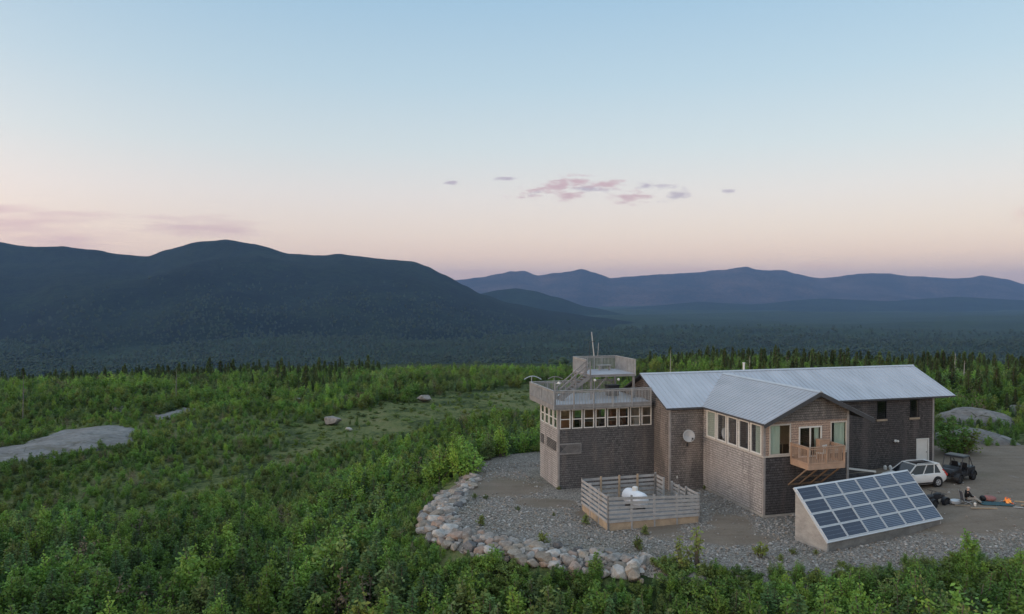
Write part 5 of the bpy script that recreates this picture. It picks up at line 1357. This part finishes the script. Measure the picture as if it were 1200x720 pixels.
def instancer(name, label, cat, items, kinds, mats_from):
    """ONE object: the mass of plants too many to name singly, copies of the kinds' crowns set on its points"""
    me = bpy.data.meshes.new(name); me.from_pydata([p[0] for p in items], [], [])
    def attr(nm, typ, vals, key): a = me.attributes.new(nm, typ, 'POINT'); a.data.foreach_set(key, vals)
    attr('pick', 'INT', [p[3] for p in items], 'value')
    attr('rot', 'FLOAT_VECTOR', [q for p in items for q in p[1]], 'vector'); attr('scl', 'FLOAT_VECTOR', [q for p in items for q in p[2]], 'vector')
    o = bpy.data.objects.new(name, me); col.objects.link(o); tag(o, label, cat, None, 'stuff')
    ng = bpy.data.node_groups.new(name, 'GeometryNodeTree')
    ng.interface.new_socket('Geometry', in_out='INPUT', socket_type='NodeSocketGeometry'); ng.interface.new_socket('Geometry', in_out='OUTPUT', socket_type='NodeSocketGeometry')
    gi = ng.nodes.new('NodeGroupInput'); go = ng.nodes.new('NodeGroupOutput'); jn = ng.nodes.new('GeometryNodeJoinGeometry')
    def na(nm, typ):
        n = ng.nodes.new('GeometryNodeInputNamedAttribute'); n.data_type = typ; n.inputs[0].default_value = nm; return n.outputs[0]
    rot, scl, pick = na('rot','FLOAT_VECTOR'), na('scl','FLOAT_VECTOR'), na('pick','INT')
    e2r = ng.nodes.new('FunctionNodeEulerToRotation'); ng.links.new(rot, e2r.inputs[0])
    for i, src in enumerate(kinds):
        cmp_ = ng.nodes.new('FunctionNodeCompare'); cmp_.data_type = 'INT'; cmp_.operation = 'EQUAL'
        ng.links.new(pick, [s for s in cmp_.inputs if s.name == 'A' and s.type == 'INT'][0]); [s for s in cmp_.inputs if s.name == 'B' and s.type == 'INT'][0].default_value = i
        oi = ng.nodes.new('GeometryNodeObjectInfo'); oi.inputs['Object'].default_value = src; oi.inputs['As Instance'].default_value = True; oi.transform_space = 'ORIGINAL'
        ip = ng.nodes.new('GeometryNodeInstanceOnPoints')
        ng.links.new(gi.outputs[0], ip.inputs['Points']); ng.links.new(cmp_.outputs[0], ip.inputs['Selection']); ng.links.new(oi.outputs['Geometry'], ip.inputs['Instance'])
        ng.links.new(e2r.outputs[0], ip.inputs['Rotation']); ng.links.new(scl, ip.inputs['Scale']); ng.links.new(ip.outputs[0], jn.inputs[0])
    ng.links.new(jn.outputs[0], go.inputs[0])
    md = o.modifiers.new('scatter', 'NODES'); md.node_group = ng
    return o
def place_plants():
    rn = random.Random(33)
    for kd, kinds in KINDS.items():
        lst = [c for c in cands if c[0] == kd]
        cat = INFO[kd][1]
        # the 300 that show largest stand as plants of their own
        lst.sort(key=lambda c: -(c[4]/hypot(c[1], c[2]))*(1 if abs(c[1]) < .70*c[2] and (c[3]+c[4]-H)/c[2] > -.435 else .01)*(1 if c[6] != 'clear' else .9))
        single, mass = lst[:(290 if kd != 'birch' else 285)], lst[(290 if kd != 'birch' else 285):]
        src = {}
        for _, x, y, z, h, wd, zone in single:
            vi = rn.choices(range(len(kinds)), [1.]*4+[.25] if len(kinds) == 5 else None)[0]; k = kinds[vi]
            lab = INFO[kd][2].get(zone) or list(INFO[kd][2].values())[0]
            r, cr = plant(k, x, y, z, h, wd, lab, cat, f'{INFO[kd][0].replace("_"," ")}s: {zone}')
            src.setdefault(vi, cr)
        if mass:
            order = sorted(src); items = []
            for _, x, y, z, h, wd, zone in mass:
                items.append(((x,y,z), (rn.uniform(-.06,.06), rn.uniform(-.06,.06), rn.uniform(0,6.28)), (h*wd,h*wd,h), rn.choices(range(len(order)), [(.25 if len(kinds) == 5 and q == 4 else 1.) for q in order])[0]))
            instancer(MASS[kd], f'mass of further {INFO[kd][0].replace("_"," ")}s beyond those that stand out singly', cat, items, [src[i] for i in order], None)
    print('plants', {k: sum(1 for c in cands if c[0] == k) for k in KINDS})
place_plants()
# weeds on the gravel, each where the photograph shows one
WEEDS = [(556,585,.6,'weed clump on the gravel near the far curve of the stone bank'), (569,586,.5,'second weed clump just right of the first on the gravel'), (607,600,.5,'weed clump alone on the gravel left of the fenced deck'),
         (649,606,.35,'sparse weed clump between the tower and the fenced deck'), (564,617,.9,'weed tuft among the stones at the outer bend of the bank'), (636,638,.9,'weed tuft above the tan boulders of the stone bank'), (687,616,.9,'weed clump against the left corner of the fenced deck'),
         (748,645,1.0,'bright green weed clump on the gravel below the fenced deck'), (757,628,.8,'weed clump at the foot of the front fence'), (893,655,1.15,'bright green bushy weed clump on the gravel left of the solar array'), (917,660,.6,'small weed clump beside the bushy one near the solar array'), (931,651,.5,'small weed clump at the back corner of the solar array'),
         (958,652,.45,'low weeds at the front corner of the solar array'), (655,575,.4,'small weeds at the near corner of the tower'), (826,574,.45,'weeds at the inner corner of wing and link wall'), (548,568,.6,'weeds on the far stones of the bank'), (1046,622,.6,'weeds along the front of the solar array'), (1075,617,.6,'weeds near the right front corner of the solar array')]
for i, (u, v, h, lab) in enumerate(WEEDS):
    x, y = at(u, v, .02); plant(weed[i % 2], x, y, pad_z(x,y)-.02, h*.82, 1.15, lab, 'weeds', None)
for u, v, h, kk, lab in ((818,668,2.5,thin,'thin pale sapling standing in the gravel right of the fenced deck'), (800,690,2.2,thin,'leaning sapling below the right corner of the fenced deck'), (1137,690,2.6,birch[2],'dense upright sapling in front of the gravel right of the solar array'), (700,668,1.4,bush[0],'leafy shrub overhanging the stones below the fenced deck'), (520,660,1.5,bush[2],'leafy shrub in front of the outer bend of the stone bank'), (575,675,1.8,birch[1],'bright sapling in front of the stone bank'),
                        (1104,505,3.3,bush[1],'large rounded shrub beside the right end of the lodge'), (1113,515,2.5,bush[3],'second rounded shrub in front of the one at the right end of the lodge')):
    x, y = at(u, v, 0. if v < 670 else -.8); z = ground_z(x, y)
    if v < 540: x, y = (39.9, 67.2) if u < 1110 else (41.4, 67.6); z = ground_z(x, y)
    plant(kk, x, y, z, h, 1.2 if v > 540 else 1.5, lab, 'shrub' if 'shrub' in lab else 'sapling', None)
# dead snags and poles beyond the lodge
for u, v0, v1, d, lab in ((785,410,432,118,'pale dead tree trunk standing beyond the left end of the roof'), (878,417,434,120,'thin pale dead trunk beyond the middle of the roof'), (1119,414,436,112,'pale dead trunk above the spruces right of the roof'), (1130,423,440,112,'second pale dead trunk just right of the first'),
                          (205,432,452,128,'grey dead snag among the dark spruces on the left'), (25,440,455,112,'grey dead snag at the left edge of the scrub')):
    x = (u-600)/870*d; zt = H-(v0-345)/870*d; z0 = base_z(x, d)-.1
    b = MB(); b.tube((0,0,0),(.1,.05,(zt-z0)*.6),.07,.06,7); b.tube((.1,.05,(zt-z0)*.6),(.18,.02,zt-z0),.06,.02,6)
    r2 = random.Random(u)
    for i in range(5):
        zz = (zt-z0)*r2.uniform(.45,.92); a = r2.uniform(0,6.28); L = r2.uniform(.25,.7); b.tube((.1,.04,zz),(.1+L*cos(a),.04+L*sin(a),zz+.2*L),.022,.008,5)
    o = b.build('dead_tree', SNAG if u > 500 else SNAG2); o.location = (x, d, z0); tag(o, lab, 'dead tree')

# ---------------------------------------------------------------- loose stones on the pad, one mass
def gravel():
    rn = random.Random(77); src = []
    for i in range(3):
        o = bpy.data.objects.new('loose_stone', rock_mesh('loose_stone', RM[('grey','pale','tan')[i]], 1, .8, .62, 900+i)); col.objects.link(o)
        u, v, lab = ((690,632,'loose grey stone on the gravel below the corner of the fenced deck'), (905,640,'loose pale stone on the dirt by the wing corner'), (1045,648,'loose tan stone on the gravel in front of the solar array'))[i]
        x, y = at(u, v, 0); o.location = (x, y, pad_z(x, y)+.06); o.scale = (.16,.16,.16); tag(o, lab, 'stone'); src.append(o)
    items = []
    while len(items) < 15000:
        x, y = rn.uniform(-6,36), rn.uniform(39.5,66); s = sdf(x, y, PAD)
        if s > .9 or house_block(x, y): continue
        p = Vector((x-HX, y-HY, 0)); a, t = p.dot(E1), p.dot(E2)
        if 2.8 < a < 9.8 and t > -7.7: continue
        if -8.4 < a < -1.7 and -7.6 < t < -2.7: continue
        q = Vector((x, y, 0)) - SO; qx, qy = q.x*cos(SA)+q.y*sin(SA), -q.x*sin(SA)+q.y*cos(SA)
        if 0 < qx < 10.4 and 0 < qy < 2.5: continue
        dirt = max(smooth(22.5,27.5,x+.35*(y-46))*smooth(43.2,46.2,y-.05*(x-27)), max(1-smooth(.5,1.35,hypot((x-cx)/rx,(y-cy)/ry)) for cx, cy, rx, ry in [(-1.2,57.5,4.2,3.2),(5.5,50.3,1.6,1.2),(13.5,45.6,2.8,2.0),(14.4,48.6,1.6,2.2),(2.4,53.2,2.6,1.6),(9.5,48.,1.6,3.)]))
        if rn.random() < dirt*.985 - .0: continue
        sz = rn.choice((.03,.035,.04,.05,.06,.07,.10))*rn.uniform(.8,1.2)
        items.append(((x,y,(pad_z(x,y) if s < 0 else ground_z(x,y)+.1)+sz*.3), (rn.uniform(-.5,.5),rn.uniform(-.5,.5),rn.uniform(0,6.28)), (sz*rn.uniform(.9,1.3),sz,sz), rn.choices((0,1,2),(5,3,2))[0]))
    instancer('loose_gravel', 'loose grey stones spread over the gravel yard', 'gravel', items, src, None)
gravel()
# ---------------------------------------------------------------- forest on the valley floor, one mass
def far_forest():
    from mathutils.bvhtree import BVHTree
    bv = [BVHTree.FromPolygons([v.co for v in o.data.vertices], [tuple(p.vertices) for p in o.data.polygons]) for o in RIDGES[:2]]
    rn = random.Random(88); src = []
    items = []
    r0 = 620.
    while r0 < 5200:
        step = 8.5*(r0/1000)**.62 + 3
        n = int(2*.80*r0/step)
        for i in range(n):
            q = -.74 + 1.48*(i+rn.random())/n; r = r0 + rn.uniform(0, step)
            x, y = r*sin(q), r*cos(q); k = noise.fractal((x*.004, y*.004, 1.), 1., 2., 3)
            if rn.random() < .30 - .5*k: continue
            if rn.random() < smooth(2700, 4600, r): continue
            h = rn.uniform(7,13)*(1+.4*k)*(1 + r0/9000)
            z = ground_z(x, y)+valley(r, q)
            if r > 1800:
                for t_ in bv:
                    hit = t_.ray_cast(Vector((x, y, 2000)), Vector((0,0,-1)))[0]
                    if hit is not None: z = max(z, hit.z)
            items.append(((x, y, z-.6), (0,0,rn.uniform(0,6.28)), (h*1.35*rn.uniform(.8,1.4), h*1.35, h), rn.randrange(2)))
        r0 += step*1.05
    print('valley trees', len(items)); return items
VITEMS = far_forest()
def crown_lump(seed, conif):
    """a far tree: tiers of ragged boughs, or a lumpy leaf crown"""
    rn = random.Random(seed); b = MB()
    if conif:
        for k in range(4):
            z0, z1, r = .1+.2*k, .42+.2*k, .30*(1-k*.22); n = 7
            vs = [(r*rn.uniform(.75,1.2)*cos(2*pi*i/n), r*rn.uniform(.75,1.2)*sin(2*pi*i/n), z0+rn.uniform(-.05,.05)) for i in range(n)] + [(0,0,z1)]
            b.add(vs, [(i, (i+1) % n, n) for i in range(n)])
    else:
        for k in range(6):
            a = k*1.3; b.ellipsoid((.14*cos(a), .14*sin(a), .4+.1*k*rn.uniform(.6,1.1)), .15, .15, .17, 7, 5)
    return b
def far_tree(i):
    k = kind('valley_tree', 'trunk', 'crown', ((lambda m: (m.tube((0,0,0),(0,0,.5),.03,.02,5), m)[1])(MB()), crown_lump(40+i, i == 0)), leafmat(('valley_conifer','valley_broadleaf')[i], ((.018,.036,.018),(.025,.045,.020))[i], .25, .0, .2))
    (x, y, z), _, s, _ = min(VITEMS, key=lambda q: abs(q[0][0]-(-260, 120)[i]) + abs(q[0][1]-900))
    r = bpy.data.objects.new('valley_tree', None); col.objects.link(r); r.location = (x, y, z); r.scale = s
    tag(r, ('dark conifer in the valley forest beyond the brow at the left', 'leafy tree in the valley forest beyond the lodge')[i], 'tree', 'trees of the valley forest')
    for nm, me in ((k.tn, k.trunk), (k.cn, k.crown)):
        o = bpy.data.objects.new(nm, me); col.objects.link(o); o.parent = r
    return o
instancer('valley_forest', 'dark forest covering the valley floor below the mountains', 'forest', VITEMS, [far_tree(0), far_tree(1)], None)
sc.cycles.max_bounces = 6; sc.cycles.diffuse_bounces = 3; sc.cycles.glossy_bounces = 3; sc.cycles.transparent_max_bounces = 12
sc.cycles.volume_bounces = 0; sc.cycles.use_denoising = True
